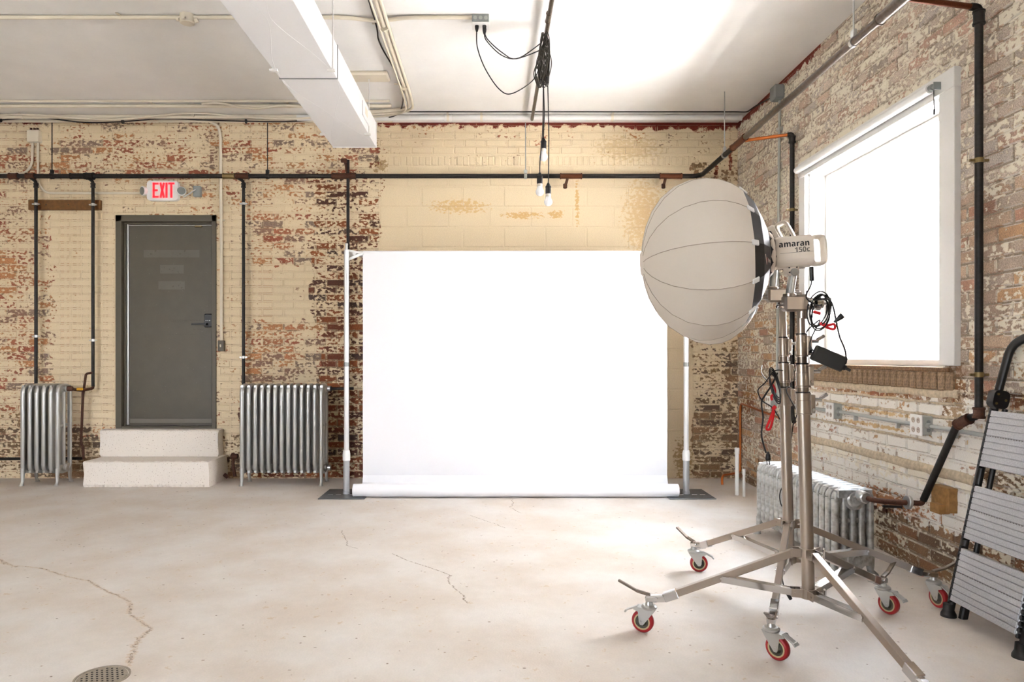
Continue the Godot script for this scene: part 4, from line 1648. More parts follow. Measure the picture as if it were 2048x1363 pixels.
	for k in 3:
		var off := [0.0, 0.032, -0.03][k] as float
		var rr := [0.0165, 0.012, 0.008][k] as float
		var c := conduit(names[k], [Vector3(bx + off, bt - 0.02 - 0.008 * k, -1.5), Vector3(bx + off, bt - 0.02 - 0.008 * k, -6.35), Vector3(bx + off - 0.02, bt - 0.02 - 0.01 * k, -6.60 - 0.03 * k), Vector3(-1.15, CEIL - 0.03 - 0.012 * k, -6.70 - 0.04 * k), Vector3(-1.5, CEIL - 0.03 - 0.01 * k, -6.72 - 0.04 * k)], rr, M["cream_paint"], "bundle beside the duct", 0.16)
		if k == 0:
			for d in [4.95, 6.05]:
				strap(c, Vector3(bx, bt - 0.022, -d), 0.029, Vector3(0, 0, 1))
	conduit("dark cable in the bundle beside the duct", smooth([Vector3(bx - 0.045, CEIL - 0.012, -1.5), Vector3(bx - 0.05, CEIL - 0.02, -4.6), Vector3(bx - 0.075, CEIL - 0.035, -5.2), Vector3(bx - 0.04, CEIL - 0.03, -5.7), Vector3(bx - 0.04, CEIL - 0.03, -6.3), Vector3(bx - 0.2, CEIL - 0.04, -6.8), Vector3(-1.4, CEIL - 0.05, -6.86)]), 0.0055, M["old_cord"], "bundle beside the duct", 0.01, "cable", "cable")
	# the hung pipe with the gathered cords and three bulbs
	var px := 0.366
	var py := 3.50
	var hp := thing("ceiling_pipe", "bare iron pipe running under the ceiling that carries the cords", "pipe")
	st = tool()
	tube(st, [Vector3(px + 0.01, py, -2.5), Vector3(px, py, -6.84)], 0.0155, 12)
	put(st, "tube", M["steel_pipe"], hp)
	fitting(hp, Vector3(px, py, -4.72), Vector3(px, py, -4.84), 0.017, M["steel_pipe"])
	st = tool()
	for d in [4.3, 5.9]:
		cyl(st, Vector3(px + 0.02, py, -d), Vector3(px + 0.02, CEIL, -d), 0.004, 8)
	put(st, "hanger", M["zinc"], hp)
	var bd := 4.98
	var cb := thing("cord_bundle", "tangle of dark cords gathered on the ceiling pipe", "cord bundle")
	st = tool()
	var r := RandomNumberGenerator.new()
	r.seed = 31
	for k in 26:
		var w := r.randf_range(0.012, 0.05)
		var cx := px - 0.01 + r.randf_range(-0.025, 0.018)
		var top := py - r.randf_range(0.0, 0.12)
		var bot := r.randf_range(3.09, 3.24)
		if k > 15:
			top = py - r.randf_range(0.12, 0.2)
			cx -= 0.015
		var zz := -bd + r.randf_range(-0.04, 0.04)
		var z2 := zz + r.randf_range(-0.02, 0.02)
		var m := (top + bot) / 2
		tube(st, smooth([Vector3(cx, top, zz), Vector3(cx + w * 0.7, top - 0.06, zz), Vector3(cx + w * r.randf_range(0.5, 1.1), m, z2), Vector3(cx + w * 0.5, bot + 0.04, zz), Vector3(cx + r.randf_range(-0.01, 0.01), bot, z2), Vector3(cx - w * 0.6, bot + 0.05, zz), Vector3(cx - w * r.randf_range(0.4, 0.9), m, z2), Vector3(cx - w * 0.4, top - 0.05, zz), Vector3(cx, top, zz)], 5), 0.0035, 6)
	put(st, "loops", M["old_cord"], cb)
	st = tool()
	for k in 2:
		box(st, Vector3(px - 0.03 + 0.035 * k, 3.13 + 0.015 * (k % 2), -bd + 0.03), Vector3(0.024, 0.05, 0.018), Basis.from_euler(Vector3(0, 0.3 * k, 0.2 - 0.2 * k)), 0.004)
	put(st, "connector", M["socket_black"], cb)
	st = tool()
	var e1 := op + Vector3(-0.026, -0.065, 0.02)
	var e2 := op + Vector3(0.026, -0.065, 0.02)
	tube(st, smooth([e1 + Vector3(0, -0.03, 0.02), e1 + Vector3(0.004, -0.16, 0.03), e1 + Vector3(0.06, -0.30, 0.0), e1 + Vector3(0.16, -0.43, -0.03), e1 + Vector3(0.25, -0.445, -0.05), Vector3(px - 0.08, 3.17, -bd), Vector3(px - 0.035, 3.33, -bd)]), 0.0038, 6)
	tube(st, smooth([e2 + Vector3(0, -0.03, 0.02), e2 + Vector3(0.02, -0.10, 0.02), e2 + Vector3(0.13, -0.19, 0.0), e2 + Vector3(0.22, -0.21, -0.04), Vector3(px - 0.03, 3.37, -bd)]), 0.0038, 6)
	tube(st, smooth([e2 + Vector3(0.003, -0.03, -0.02), e2 + Vector3(0.012, -0.09, -0.02), e2 + Vector3(0.12, -0.195, -0.02), e2 + Vector3(0.24, -0.20, -0.05), Vector3(px - 0.03, 3.42, -bd)]), 0.0038, 6)
	put(st, "lead", M["cord_black"], cb)
	st = tool()
	for e in [e1, e2, e2 + Vector3(0, 0, -0.042)]:
		lathe(st, [Vector2(0, -0.04), Vector2(0.007, -0.04), Vector2(0.013, -0.018), Vector2(0.014, 0.0), Vector2(0, 0.0)], Transform3D(Basis(), e), 10)
	put(st, "plug", M["socket_black"], cb)
	for q in [[1087.0, 322.0, 0.0, "frosted light bulb on a black socket, the highest of the three on the cords"], [1079.5, 392.0, 0.03, "frosted light bulb on a black socket, the middle one of the three in height"], [1096.5, 412.0, -0.02, "frosted light bulb on a black socket, the lowest of the three on the cords"]]:
		var p := at(q[0], q[1], bd - q[2])
		var bl := thing("hanging_bulb", q[3], "light bulb", "bulbs hung on cords", p)
		st = tool()
		var prof := [Vector2(0, 0)]
		for k in range(1, 9):
			var an := PI * k / 11.0
			prof.append(Vector2(0.0295 * sin(an), 0.0295 - 0.0295 * cos(an)))
		prof.append_array([Vector2(0.0185, 0.062), Vector2(0.0165, 0.068)])
		lathe(st, prof, Transform3D(), 20, true)
		put(st, "globe", M["bulb_glass"], bl)
		st = tool()
		lathe(st, [Vector2(0.0165, 0.066), Vector2(0.0195, 0.07), Vector2(0.017, 0.092), Vector2(0, 0.092)], Transform3D(), 20)
		put(st, "collar", M["bulb_collar"], bl)
		st = tool()
		lathe(st, [Vector2(0, 0.086), Vector2(0.0195, 0.086), Vector2(0.0205, 0.105), Vector2(0.0195, 0.128), Vector2(0.0215, 0.131), Vector2(0.0215, 0.137), Vector2(0.015, 0.146), Vector2(0.006, 0.165), Vector2(0, 0.168)], Transform3D(), 16)
		put(st, "socket", M["socket_black"], bl)
		st = tool()
		var topc := Vector3(px - p.x + (-0.02 if q[2] >= 0 else 0.01), 3.16 - p.y, -bd - p.z)
		tube(st, smooth([Vector3(0, 0.16, 0), Vector3(0.002, 0.24, 0), topc.lerp(Vector3.ZERO, 0.4) + Vector3(0.006, 0, 0), topc], 6), 0.0037, 6)
		put(st, "cord", M["cord_black"], bl)


# ---------------------------------------------------------------- things on the back wall

func build_wall_things() -> void:
	var w := WALL
	# exit sign with two emergency lamps
	var c := at(327, 382, w - 0.03)
	var t := thing("exit_sign", "white exit sign with lit red letters above the fire door", "sign", "", c)
	var st := tool()
	plate(st, rounded(0.31, 0.197, 0.035), 0.05)
	put(st, "housing", M["white_plastic"], t)
	st = tool()
	var z := 0.0265
	var hh := 0.15
	var y0 := -hh / 2 + 0.003
	var th := 0.02
	var lx := -0.095
	var stroke := func(a: Vector2, b: Vector2, wd: float) -> void:
		var d := (b - a).normalized()
		box(st, Vector3((a.x + b.x) / 2, (a.y + b.y) / 2, z), Vector3(wd, (b - a).length(), 0.003), Basis(Vector3(d.y, -d.x, 0), Vector3(d.x, d.y, 0), Vector3(0, 0, 1)))
	stroke.call(Vector2(lx + th / 2, y0), Vector2(lx + th / 2, y0 + hh), th)
	for k in 3:
		stroke.call(Vector2(lx, y0 + th / 2 + k * (hh - th) / 2), Vector2(lx + (0.058 if k != 1 else 0.05), y0 + th / 2 + k * (hh - th) / 2), th * 0.9)
	stroke.call(Vector2(lx + 0.068 + 0.009, y0), Vector2(lx + 0.118 - 0.006, y0 + hh), th)
	stroke.call(Vector2(lx + 0.118 - 0.006, y0), Vector2(lx + 0.068 + 0.009, y0 + hh), th)
	stroke.call(Vector2(lx + 0.137, y0), Vector2(lx + 0.137, y0 + hh), th)
	stroke.call(Vector2(lx + 0.185, y0), Vector2(lx + 0.185, y0 + hh), th)
	stroke.call(Vector2(lx + 0.155, y0 + hh - th * 0.45), Vector2(lx + 0.215, y0 + hh - th * 0.45), th * 0.9)
	put(st, "sign_letters", M["sign_letters"], t)
	for q in [[-0.195, -0.005, Vector3(-0.55, -0.1, 0.83)], [0.19, -0.005, Vector3(0.45, 0.1, 0.85)]]:
		st = tool()
		var d: Vector3 = (q[2] as Vector3).normalized()
		var p := Vector3(q[0], q[1], 0.03)
		lathe(st, [Vector2(0, -0.05), Vector2(0.03, -0.048), Vector2(0.043, -0.03), Vector2(0.047, 0.0), Vector2(0.043, 0.004), Vector2(0.0, 0.005)], Transform3D(toward(d), p), 20)
		bar(st, p - d * 0.035, Vector3(signf(q[0]) * 0.145, -0.005, 0.0), 0.02, 0.02)
		var o := put(st, "emergency_lamp", M["white_plastic"], t)
		st = tool()
		lathe(st, [Vector2(0, 0.007), Vector2(0.039, 0.0055)], Transform3D(toward(d), p), 20)
		put(st, "lens", M["grey_box"], o)
	var sb := thing("switch_box", "small grey box with wires next to the exit sign", "electrical box", "", at(395, 383, w - 0.03))
	st = tool()
	box(st, Vector3(0, 0, 0), Vector3(0.07, 0.105, 0.05), Basis(), 0.004)
	put(st, "box", M["grey_box"], sb)
	st = tool()
	tube(st, smooth([Vector3(-0.01, 0.015, 0.02), Vector3(-0.03, -0.01, 0.05), Vector3(-0.055, -0.02, 0.03), Vector3(-0.10, -0.04, 0.02), Vector3(-0.14, -0.055, 0.0)]), 0.006, 8)
	put(st, "wire", M["white_plastic"], sb)
	# junction box by the ceiling, with conduits down to the main and across to the sign
	var jb := thing("junction_box", "cream square junction box on the bricks near the ceiling", "junction box", "", at(69, 273, w - 0.03))
	st = tool()
	box(st, Vector3.ZERO, Vector3(0.12, 0.118, 0.06), Basis(), 0.005)
	put(st, "box", M["cream_paint"], jb)
	st = tool()
	for x in [-0.035, 0.0, 0.03]:
		cyl(st, Vector3(x, 0.058, 0), Vector3(x, 0.085, 0), 0.011, 8)
	put(st, "connector", M["rusty"], jb)
	var k := w - 0.028
	conduit("cream conduit curving from the square junction box along the heating main", [at(65, 286, k), at(64, 330, k), at(50, 347, k), at(-60, 348, k)], 0.012, M["cream_paint"], "wall conduits", 0.1)
	conduit("cream conduit from the square junction box to the exit sign", [at(76, 286, k), at(76, 368, k), at(92, 386, k), at(280, 386, k)], 0.0115, M["cream_paint"], "wall conduits", 0.1)
	var lc := conduit("long cream conduit dropping beside the fire door to the switch", [up(385, 230, 0.02), at(402, 236, k - 0.05), at(437, 250, k), at(441, 275, k), at(443, 520, k), at(443, 682, k)], 0.0145, M["cream_paint"], "wall conduits", 0.12)
	clamp_ring(lc, at(442, 440, k), Vector3.UP, 0.016, M["cream_paint"])
	var ls := thing("light_switch", "dark grey switch box at the end of the conduit beside the door", "switch", "", at(443, 691, w - 0.025))
	st = tool()
	box(st, Vector3.ZERO, Vector3(0.06, 0.105, 0.045), Basis(), 0.005)
	put(st, "box", M["frame_grey"], ls)
	st = tool()
	box(st, Vector3(0, 0, 0.026), Vector3(0.012, 0.026, 0.014), Basis.from_euler(Vector3(0.3, 0, 0)), 0.002)
	put(st, "toggle", M["cream_paint"], ls)
	# board that carries two risers
	var b := thing("wooden_board", "stained wooden board on the bricks behind two black risers", "board")
	st = tool()
	span(st, at(62, 401, w) + Vector3(0, 0, 0.005), at(205, 421, w) + Vector3(0, 0, 0.045), 0.003)
	put(st, "board", M["wood"], b)
	st = tool()
	for u in [98.0, 142.0]:
		cyl(st, at(u, 411, w) + Vector3(0, 0, 0.045), at(u, 411, w) + Vector3(0, 0, 0.047), 0.006, 8)
	put(st, "screw", M["socket_black"], b)


# ---------------------------------------------------------------- paper sweep

func build_backdrop() -> void:
	var d := 6.36
	var px0 := -1.17
	var px1 := 1.545
	var top := 2.165
	var t := thing("seamless_paper", "wide white seamless paper hanging from a bar down to its roll on the floor", "paper backdrop")
	var st := tool()
	# the sheet: over the bar, down, into the roll
	var line := []
	var bar_y := top - 0.028
	for k in 7:
		var a := PI * k / 6.0
		line.append(Vector3(0, bar_y + 0.028 * sin(a), -d - 0.028 * cos(a)))
	for k in range(1, 13):
		line.append(Vector3(0, lerpf(bar_y, 0.16, k / 12.0), -d + 0.028 + 0.004 * sin(k * 0.9)))
	line.append(Vector3(0, 0.10, -d + 0.045))
	line.append(Vector3(0, 0.06, -d + 0.09))
	line.push_front(Vector3(0, bar_y - 0.10, -d - 0.029))
	var nx := 12
	for j in line.size() - 1:
		for i in nx:
			var xa := lerpf(px0, px1, float(i) / nx)
			var xb := lerpf(px0, px1, float(i + 1) / nx)
			var a: Vector3 = line[j] + Vector3(xa, 0, 0)
			var b: Vector3 = line[j] + Vector3(xb, 0, 0)
			var c: Vector3 = line[j + 1] + Vector3(xb, 0, 0)
			var e: Vector3 = line[j + 1] + Vector3(xa, 0, 0)
			var n := (b - a).cross(e - a).normalized() * -1.0
			if j > 7 and n.z < 0:
				n = -n
			quad(st, a, b, c, e, n)
			quad(st, a - n * 0.0006, b - n * 0.0006, c - n * 0.0006, e - n * 0.0006, -n)
	put(st, "sheet", M["paper"], t)
	st = tool()
	var rx0 := -1.215
	var rx1 := 1.59
	var rz := -6.135
	cyl(st, Vector3(rx0, 0.0635, rz), Vector3(rx1, 0.0635, rz), 0.055, 36, 0.002)
	put(st, "roll", M["paper"], t)
	st = tool()
	for q in [[rx0, -1.0], [rx1, 1.0]]:
		cyl(st, Vector3(q[0], 0.0635, rz), Vector3(q[0] + q[1] * 0.004, 0.0635, rz), 0.03, 20)
	put(st, "core", M["cream_paint"], t)
	var cb := thing("crossbar", "aluminium crossbar that the white paper hangs over", "bar")
	st = tool()
	cyl(st, Vector3(-1.31, bar_y, -d), Vector3(1.70, bar_y, -d), 0.0255, 18)
	put(st, "tube", M["post_white"], cb)
	# two stands
	for q in [[-1.303, "silver backdrop stand on a flat steel base beside the wide radiator"], [1.697, "silver backdrop stand on a flat steel base near the window corner"]]:
		var s := thing("backdrop_stand", q[1], "stand", "backdrop stands", Vector3(q[0], 0, -6.27))
		st = tool()
		box(st, Vector3(0, 0.004, 0.0), Vector3(0.40, 0.008, 0.44), Basis(), 0.002)
		var plate_o := put(st, "base_plate", M["base_steel"], s)
		st = tool()
		for k in [-0.13, -0.06, 0.06, 0.13]:
			box(st, Vector3(k, 0.0085, 0.05), Vector3(0.045, 0.002, 0.012))
		put(st, "label_strip", M["white_plastic"], plate_o)
		st = tool()
		lathe(st, [Vector2(0.0, 0.0), Vector2(0.031, 0.0), Vector2(0.031, 0.02), Vector2(0.0275, 0.024), Vector2(0.0275, 0.33), Vector2(0, 0.33)], Transform3D(Basis(), Vector3(0, 0.008, 0)), 24)
		put(st, "lower_tube", M["post_grey"], s)
		st = tool()
		lathe(st, [Vector2(0.03, 0.30), Vector2(0.033, 0.303), Vector2(0.033, 0.36), Vector2(0.0275, 0.39), Vector2(0.024, 0.392)], Transform3D(), 24)
		put(st, "collar", M["white_plastic"], s)
		st = tool()
		lathe(st, [Vector2(0, 0.33), Vector2(0.022, 0.33), Vector2(0.022, 2.155), Vector2(0, 2.155)], Transform3D(), 24)
		put(st, "upper_tube", M["post_white"], s)
		st = tool()
		lathe(st, [Vector2(0.0225, 1.13), Vector2(0.024, 1.132), Vector2(0.024, 1.165), Vector2(0.0225, 1.167)], Transform3D(), 20)
		box(st, Vector3(0.0, 1.148, 0.024), Vector3(0.014, 0.03, 0.008), Basis(), 0.002)
		put(st, "joint", M["grey_box"], s)
		st = tool()
		lathe(st, [Vector2(0, 2.15), Vector2(0.012, 2.15), Vector2(0.012, 2.20), Vector2(0.014, 2.20), Vector2(0.014, 2.215), Vector2(0, 2.215)], Transform3D(), 16)
		put(st, "spigot", M["zinc"], s)
	# spring clamp that holds the paper on the bar
	var c := at(722, 508, d)
	var sc := thing("spring_clamp", "white plastic spring clamp on the corner of the paper", "clamp", "", c)
	st = tool()
	bar(st, Vector3(0.03, 0.0, 0.035), Vector3(-0.14, 0.03, 0.05), 0.014, 0.024, Vector3.UP, 0.004)
	put(st, "jaw", M["white_plastic"], sc)
	st = tool()
	bar(st, Vector3(0.03, 0.0, 0.05), Vector3(-0.11, -0.055, 0.05), 0.014, 0.024, Vector3.UP, 0.004)
	put(st, "jaw", M["white_plastic"], sc)
	st = tool()
	cyl(st, Vector3(-0.045, -0.005, 0.03), Vector3(-0.045, -0.005, 0.07), 0.014, 14)
	put(st, "spring", M["white_plastic"], sc)


# ---------------------------------------------------------------- rolling stands with lantern lights

func caster(parent: Node3D, at_: Vector3, head: float, out: Vector3, lever: bool) -> void:
	# at_: under the swivel; head: which way the wheel trails; out: from the column outwards
	var f := Vector3(cos(head), 0, -sin(head))
	var side_ := f.cross(Vector3.UP)
	var wc := at_ + f * 0.028 + Vector3(0, 0.049, 0)
	var st := tool()
	# swivel: bearing, yoke
	lathe(st, [Vector2(0, 0.108), Vector2(0.030, 0.108), Vector2(0.034, 0.114), Vector2(0.034, 0.120), Vector2(0.027, 0.126), Vector2(0.018, 0.127), Vector2(0.012, 0.145), Vector2(0, 0.146)], Transform3D(Basis(), at_), 20)
	for s in [-1.0, 1.0]:
		var o := PackedVector2Array([Vector2(-0.032, 0.112), Vector2(0.058, 0.112), Vector2(0.066, 0.10), Vector2(0.044, 0.092), Vector2(0.040, 0.046), Vector2(0.034, 0.036), Vector2(0.022, 0.036), Vector2(0.014, 0.046), Vector2(-0.02, 0.092)])
		plate(st, o, 0.003, Transform3D(Basis(f, Vector3.UP, f.cross(Vector3.UP)), at_ + side_ * s * 0.02))
	box(st, at_ + f * 0.012 + Vector3(0, 0.110, 0), Vector3(0.085, 0.004, 0.044), Basis(f, Vector3.UP, f.cross(Vector3.UP)))
	cyl(st, wc - side_ * 0.024, wc + side_ * 0.024, 0.006, 10)
	var fork := put(st, "caster", M["zinc"], parent)
	st = tool()
	var ax := Transform3D(toward(side_), wc)
	lathe(st, [Vector2(0.036, -0.0145), Vector2(0.044, -0.0145), Vector2(0.0485, -0.009), Vector2(0.049, 0.0), Vector2(0.0485, 0.009), Vector2(0.044, 0.0145), Vector2(0.036, 0.0145)], ax, 32, true)
	put(st, "tire", M["tire_red"], fork)
	st = tool()
	lathe(st, [Vector2(0.037, -0.014), Vector2(0.030, -0.015), Vector2(0.030, -0.010), Vector2(0.030, 0.010), Vector2(0.030, 0.015), Vector2(0.037, 0.014)], ax, 28)
	put(st, "rim", M["hub_cream"], fork)
	st = tool()
	lathe(st, [Vector2(0, -0.013), Vector2(0.014, -0.0155), Vector2(0.02, -0.010), Vector2(0.030, -0.011), Vector2(0.030, 0.011), Vector2(0.02, 0.010), Vector2(0.014, 0.0155), Vector2(0, 0.013)], ax, 24)
	put(st, "hub", M["hub_dark"], fork)
	st = tool()
	bar(st, at_ + f * 0.05 + Vector3(0, 0.112, 0), at_ + f * 0.10 + Vector3(0, 0.088, 0), 0.03, 0.006, Vector3.UP, 0.002)
	bar(st, at_ + f * 0.098 + Vector3(0, 0.09, 0), at_ + f * 0.108 + Vector3(0, 0.078, 0), 0.034, 0.008, Vector3.UP, 0.002)
	put(st, "brake_pedal", M["zinc"], fork)
	# plate that joins the leg to the stem, and the long locking lever
	st = tool()
	var up_ := Vector3.UP
	bar(st, at_ - out * 0.085 + up_ * 0.163, at_ + out * 0.016 + up_ * 0.150, 0.034, 0.030, up_, 0.006)
	cyl(st, at_ - out * 0.03 + up_ * 0.158 - out.cross(up_) * 0.022, at_ - out * 0.03 + up_ * 0.158 + out.cross(up_) * 0.022, 0.008, 10)
	put(st, "knuckle", M["chrome"], fork)
	if lever:
		st = tool()
		bar(st, at_ - out * 0.005 + up_ * 0.168, at_ + out * 0.055 + up_ * 0.182, 0.024, 0.010, up_, 0.003)
		bar(st, at_ + out * 0.05 + up_ * 0.18, at_ + out * 0.135 + up_ * 0.222, 0.022, 0.009, up_, 0.003)
		put(st, "locking_lever", M["stand_dark"], fork)


func knob(st: SurfaceTool, p: Vector3, d: Vector3, l := 0.045) -> void:
	cyl(st, p, p + d * l, 0.006, 10)
	var o := d.cross(Vector3.UP).normalized()
	bar(st, p + d * l + Vector3(0, -0.024, 0) - o * 0.006, p + d * l + Vector3(0, 0.024, 0) + o * 0.006, 0.014, 0.010, Vector3.RIGHT, 0.003)


# where: foot of the column; legs: directions (degrees from +x towards the back wall); heads: where wheels trail; rise: top of the column
func rolling_stand(label: String, where: Vector3, legs: Array, heads: Array, rise: float, reach: Array) -> Node3D:
	var t := thing("rolling_stand", label, "light stand", "rolling steel light stands", where)
	var lean := Vector3(-0.0274, 1, 0)
	var b := toward(lean.normalized())
	var pole := func(y: float) -> Vector3: return lean * y
	var tub := func(called: String, y0: float, y1: float, r: float, m: Material) -> void:
		var s := tool()
		lathe(s, [Vector2(0, y0), Vector2(r - 0.001, y0), Vector2(r, y0 + 0.002), Vector2(r, y1), Vector2(0, y1)], Transform3D(b, Vector3.ZERO), 28)
		put(s, called, m, t)
	tub.call("base_tube", 0.232, 0.985, 0.0255, M["stand_steel"])
	tub.call("riser_tube", 0.97, 1.11, 0.0225, M["stand_dark"])
	tub.call("riser_tube", 1.08, 1.23, 0.0195, M["stand_dark"])
	tub.call("riser_tube", 1.20, rise - 0.05, 0.0165, M["stand_steel"])
	# sleeves with flanges, black wiper rings and clamping screws
	for q in [[0.978, 1.068, 0.029], [1.092, 1.187, 0.026], [1.218, 1.31, 0.0225]]:
		var s := tool()
		var y0: float = q[0]
		var y1: float = q[1]
		var r: float = q[2]
		lathe(s, [Vector2(r - 0.003, y0), Vector2(r + 0.004, y0), Vector2(r + 0.004, y0 + 0.005), Vector2(r, y0 + 0.007), Vector2(r, y0 + 0.06), Vector2(r - 0.0015, y0 + 0.061), Vector2(r - 0.0015, y1 - 0.006), Vector2(r + 0.002, y1 - 0.005), Vector2(r + 0.002, y1), Vector2(r - 0.004, y1)], Transform3D(b, Vector3.ZERO), 28)
		var c: Vector3 = pole.call((y0 + y1) / 2)
		box(s, c + Vector3(r + 0.004, 0.0, 0.004), Vector3(0.022, y1 - y0 - 0.012, 0.028), Basis(), 0.004)
		var o := put(s, "sleeve", M["stand_steel"], t)
		s = tool()
		var k: Vector3 = c + Vector3(r + 0.014, 0.018, 0.006)
		cyl(s, k, k + Vector3(0.028, 0, 0.006), 0.008, 10)
		bar(s, k + Vector3(0.02, 0.004, 0.006), k + Vector3(0.05, 0.024, 0.012), 0.014, 0.010, Vector3.FORWARD, 0.003)
		put(s, "clamp_screw", M["chrome"], o)
		s = tool()
		cyl(s, c + Vector3(r + 0.004, -0.024, 0.014), c + Vector3(r + 0.004, -0.024, 0.026), 0.007, 10)
		put(s, "bolt", M["chrome"], o)
		s = tool()
		lathe(s, [Vector2(r - 0.006, y1), Vector2(r - 0.001, y1), Vector2(r - 0.001, y1 + 0.005), Vector2(r - 0.006, y1 + 0.006)], Transform3D(b, Vector3.ZERO), 24)
		put(s, "wiper_ring", M["ring_black"], o)
	# leg collars
	var s: SurfaceTool
	for y in [0.405, 0.238]:
		s = tool()
		var c: Vector3 = pole.call(y)
		lathe(s, [Vector2(0.026, -0.02), Vector2(0.032, -0.02), Vector2(0.032, 0.02), Vector2(0.026, 0.02)], Transform3D(b, c), 24)
		for a in legs:
			var o := Vector3(cos(deg_to_rad(a)), 0, -sin(deg_to_rad(a)))
			for sd in [-1.0, 1.0]:
				bar(s, c + o * 0.025 + o.cross(Vector3.UP) * 0.02 * sd, c + o * 0.068 + o.cross(Vector3.UP) * 0.02 * sd, 0.004, 0.034, Vector3.UP, 0.001)
			cyl(s, c + o * 0.055 - o.cross(Vector3.UP) * 0.025, c + o * 0.055 + o.cross(Vector3.UP) * 0.025, 0.005, 8)
		put(s, "leg_collar", M["stand_steel"], t)
	for y in [0.405, 0.238]:
		s = tool()
		var c: Vector3 = pole.call(y) + Vector3(0.03, 0, 0.012)
		knob(s, c, Vector3(0.9, 0.05, 0.42).normalized(), 0.03)
		put(s, "lock_screw", M["chrome"], t)
	for k in 3:
		var o := Vector3(cos(deg_to_rad(legs[k])), 0, -sin(deg_to_rad(legs[k])))
		var r: float = reach[k]
		s = tool()
		var c: Vector3 = pole.call(0.405)
		var e := o * (r - 0.075) + Vector3(0, 0.168, 0)
		bar(s, c + o * 0.05, e, 0.028, 0.031, Vector3.UP, 0.002)
		var leg := put(s, "leg", M["stand_steel"], t)
		s = tool()
		bar(s, e - (e - c).normalized() * 0.05, e + (e - c).normalized() * 0.012, 0.036, 0.039, Vector3.UP, 0.003)
		put(s, "leg_clamp", M["chrome"], leg)
		s = tool()
		var lo: Vector3 = pole.call(0.238)
		var mid := (c + o * 0.05).lerp(e, 0.56)
		for sd in [-1.0, 1.0]:
			bar(s, lo + o * 0.05 + o.cross(Vector3.UP) * 0.0175 * sd, mid + o.cross(Vector3.UP) * 0.0175 * sd + Vector3(0, -0.004, 0), 0.003, 0.027, Vector3.UP)
		bar(s, lo + o * 0.07 + Vector3(0, 0.012, 0), mid - o * 0.03 + Vector3(0, 0.008, 0), 0.035, 0.003, Vector3.UP)
		cyl(s, mid - o.cross(Vector3.UP) * 0.021, mid + o.cross(Vector3.UP) * 0.021, 0.006, 8)
		put(s, "brace", M["chrome"], t)
		caster(t, o * r, deg_to_rad(heads[k]), o, true)
	# head: receiver block on top of the column, with a grip socket and wing screws
	var h: Vector3 = pole.call(rise)
	s = tool()
	box(s, h + Vector3(-0.022, -0.036, 0), Vector3(0.10, 0.066, 0.05), Basis(), 0.008)
	cyl(s, h + Vector3(-0.045, -0.01, 0), h + Vector3(-0.045, 0.006, 0), 0.026, 20, 0.003)
	cyl(s, h + Vector3(0.008, -0.06, 0), h + Vector3(0.008, -0.10, 0), 0.021, 20, 0.003)
	var blk := put(s, "receiver", M["stand_steel"], t)
	s = tool()
	lathe(s, [Vector2(0, 0), Vector2(0.024, 0), Vector2(0.027, 0.006), Vector2(0.024, 0.014), Vector2(0.027, 0.022), Vector2(0.024, 0.03), Vector2(0.03, 0.034), Vector2(0.03, 0.052), Vector2(0.022, 0.056), Vector2(0.02, 0.064), Vector2(0, 0.065)], Transform3D(toward(Vector3(1, 0, 0.08).normalized()), h + Vector3(0.026, -0.036, 0.0)), 24)
	knob(s, h + Vector3(0.088, -0.036, 0.004), Vector3(1, 0, 0.1).normalized(), 0.03)
	put(s, "grip_socket", M["chrome"], blk)
	s = tool()
	cyl(s, h + Vector3(-0.07, -0.05, 0.0), h + Vector3(-0.10, -0.05, 0.006), 0.008, 10, 0.002)
	cyl(s, h + Vector3(-0.07, -0.035, 0.0), h + Vector3(-0.09, -0.035, 0.004), 0.005, 8)
	put(s, "pin_screw", M["chrome"], blk)
	return t


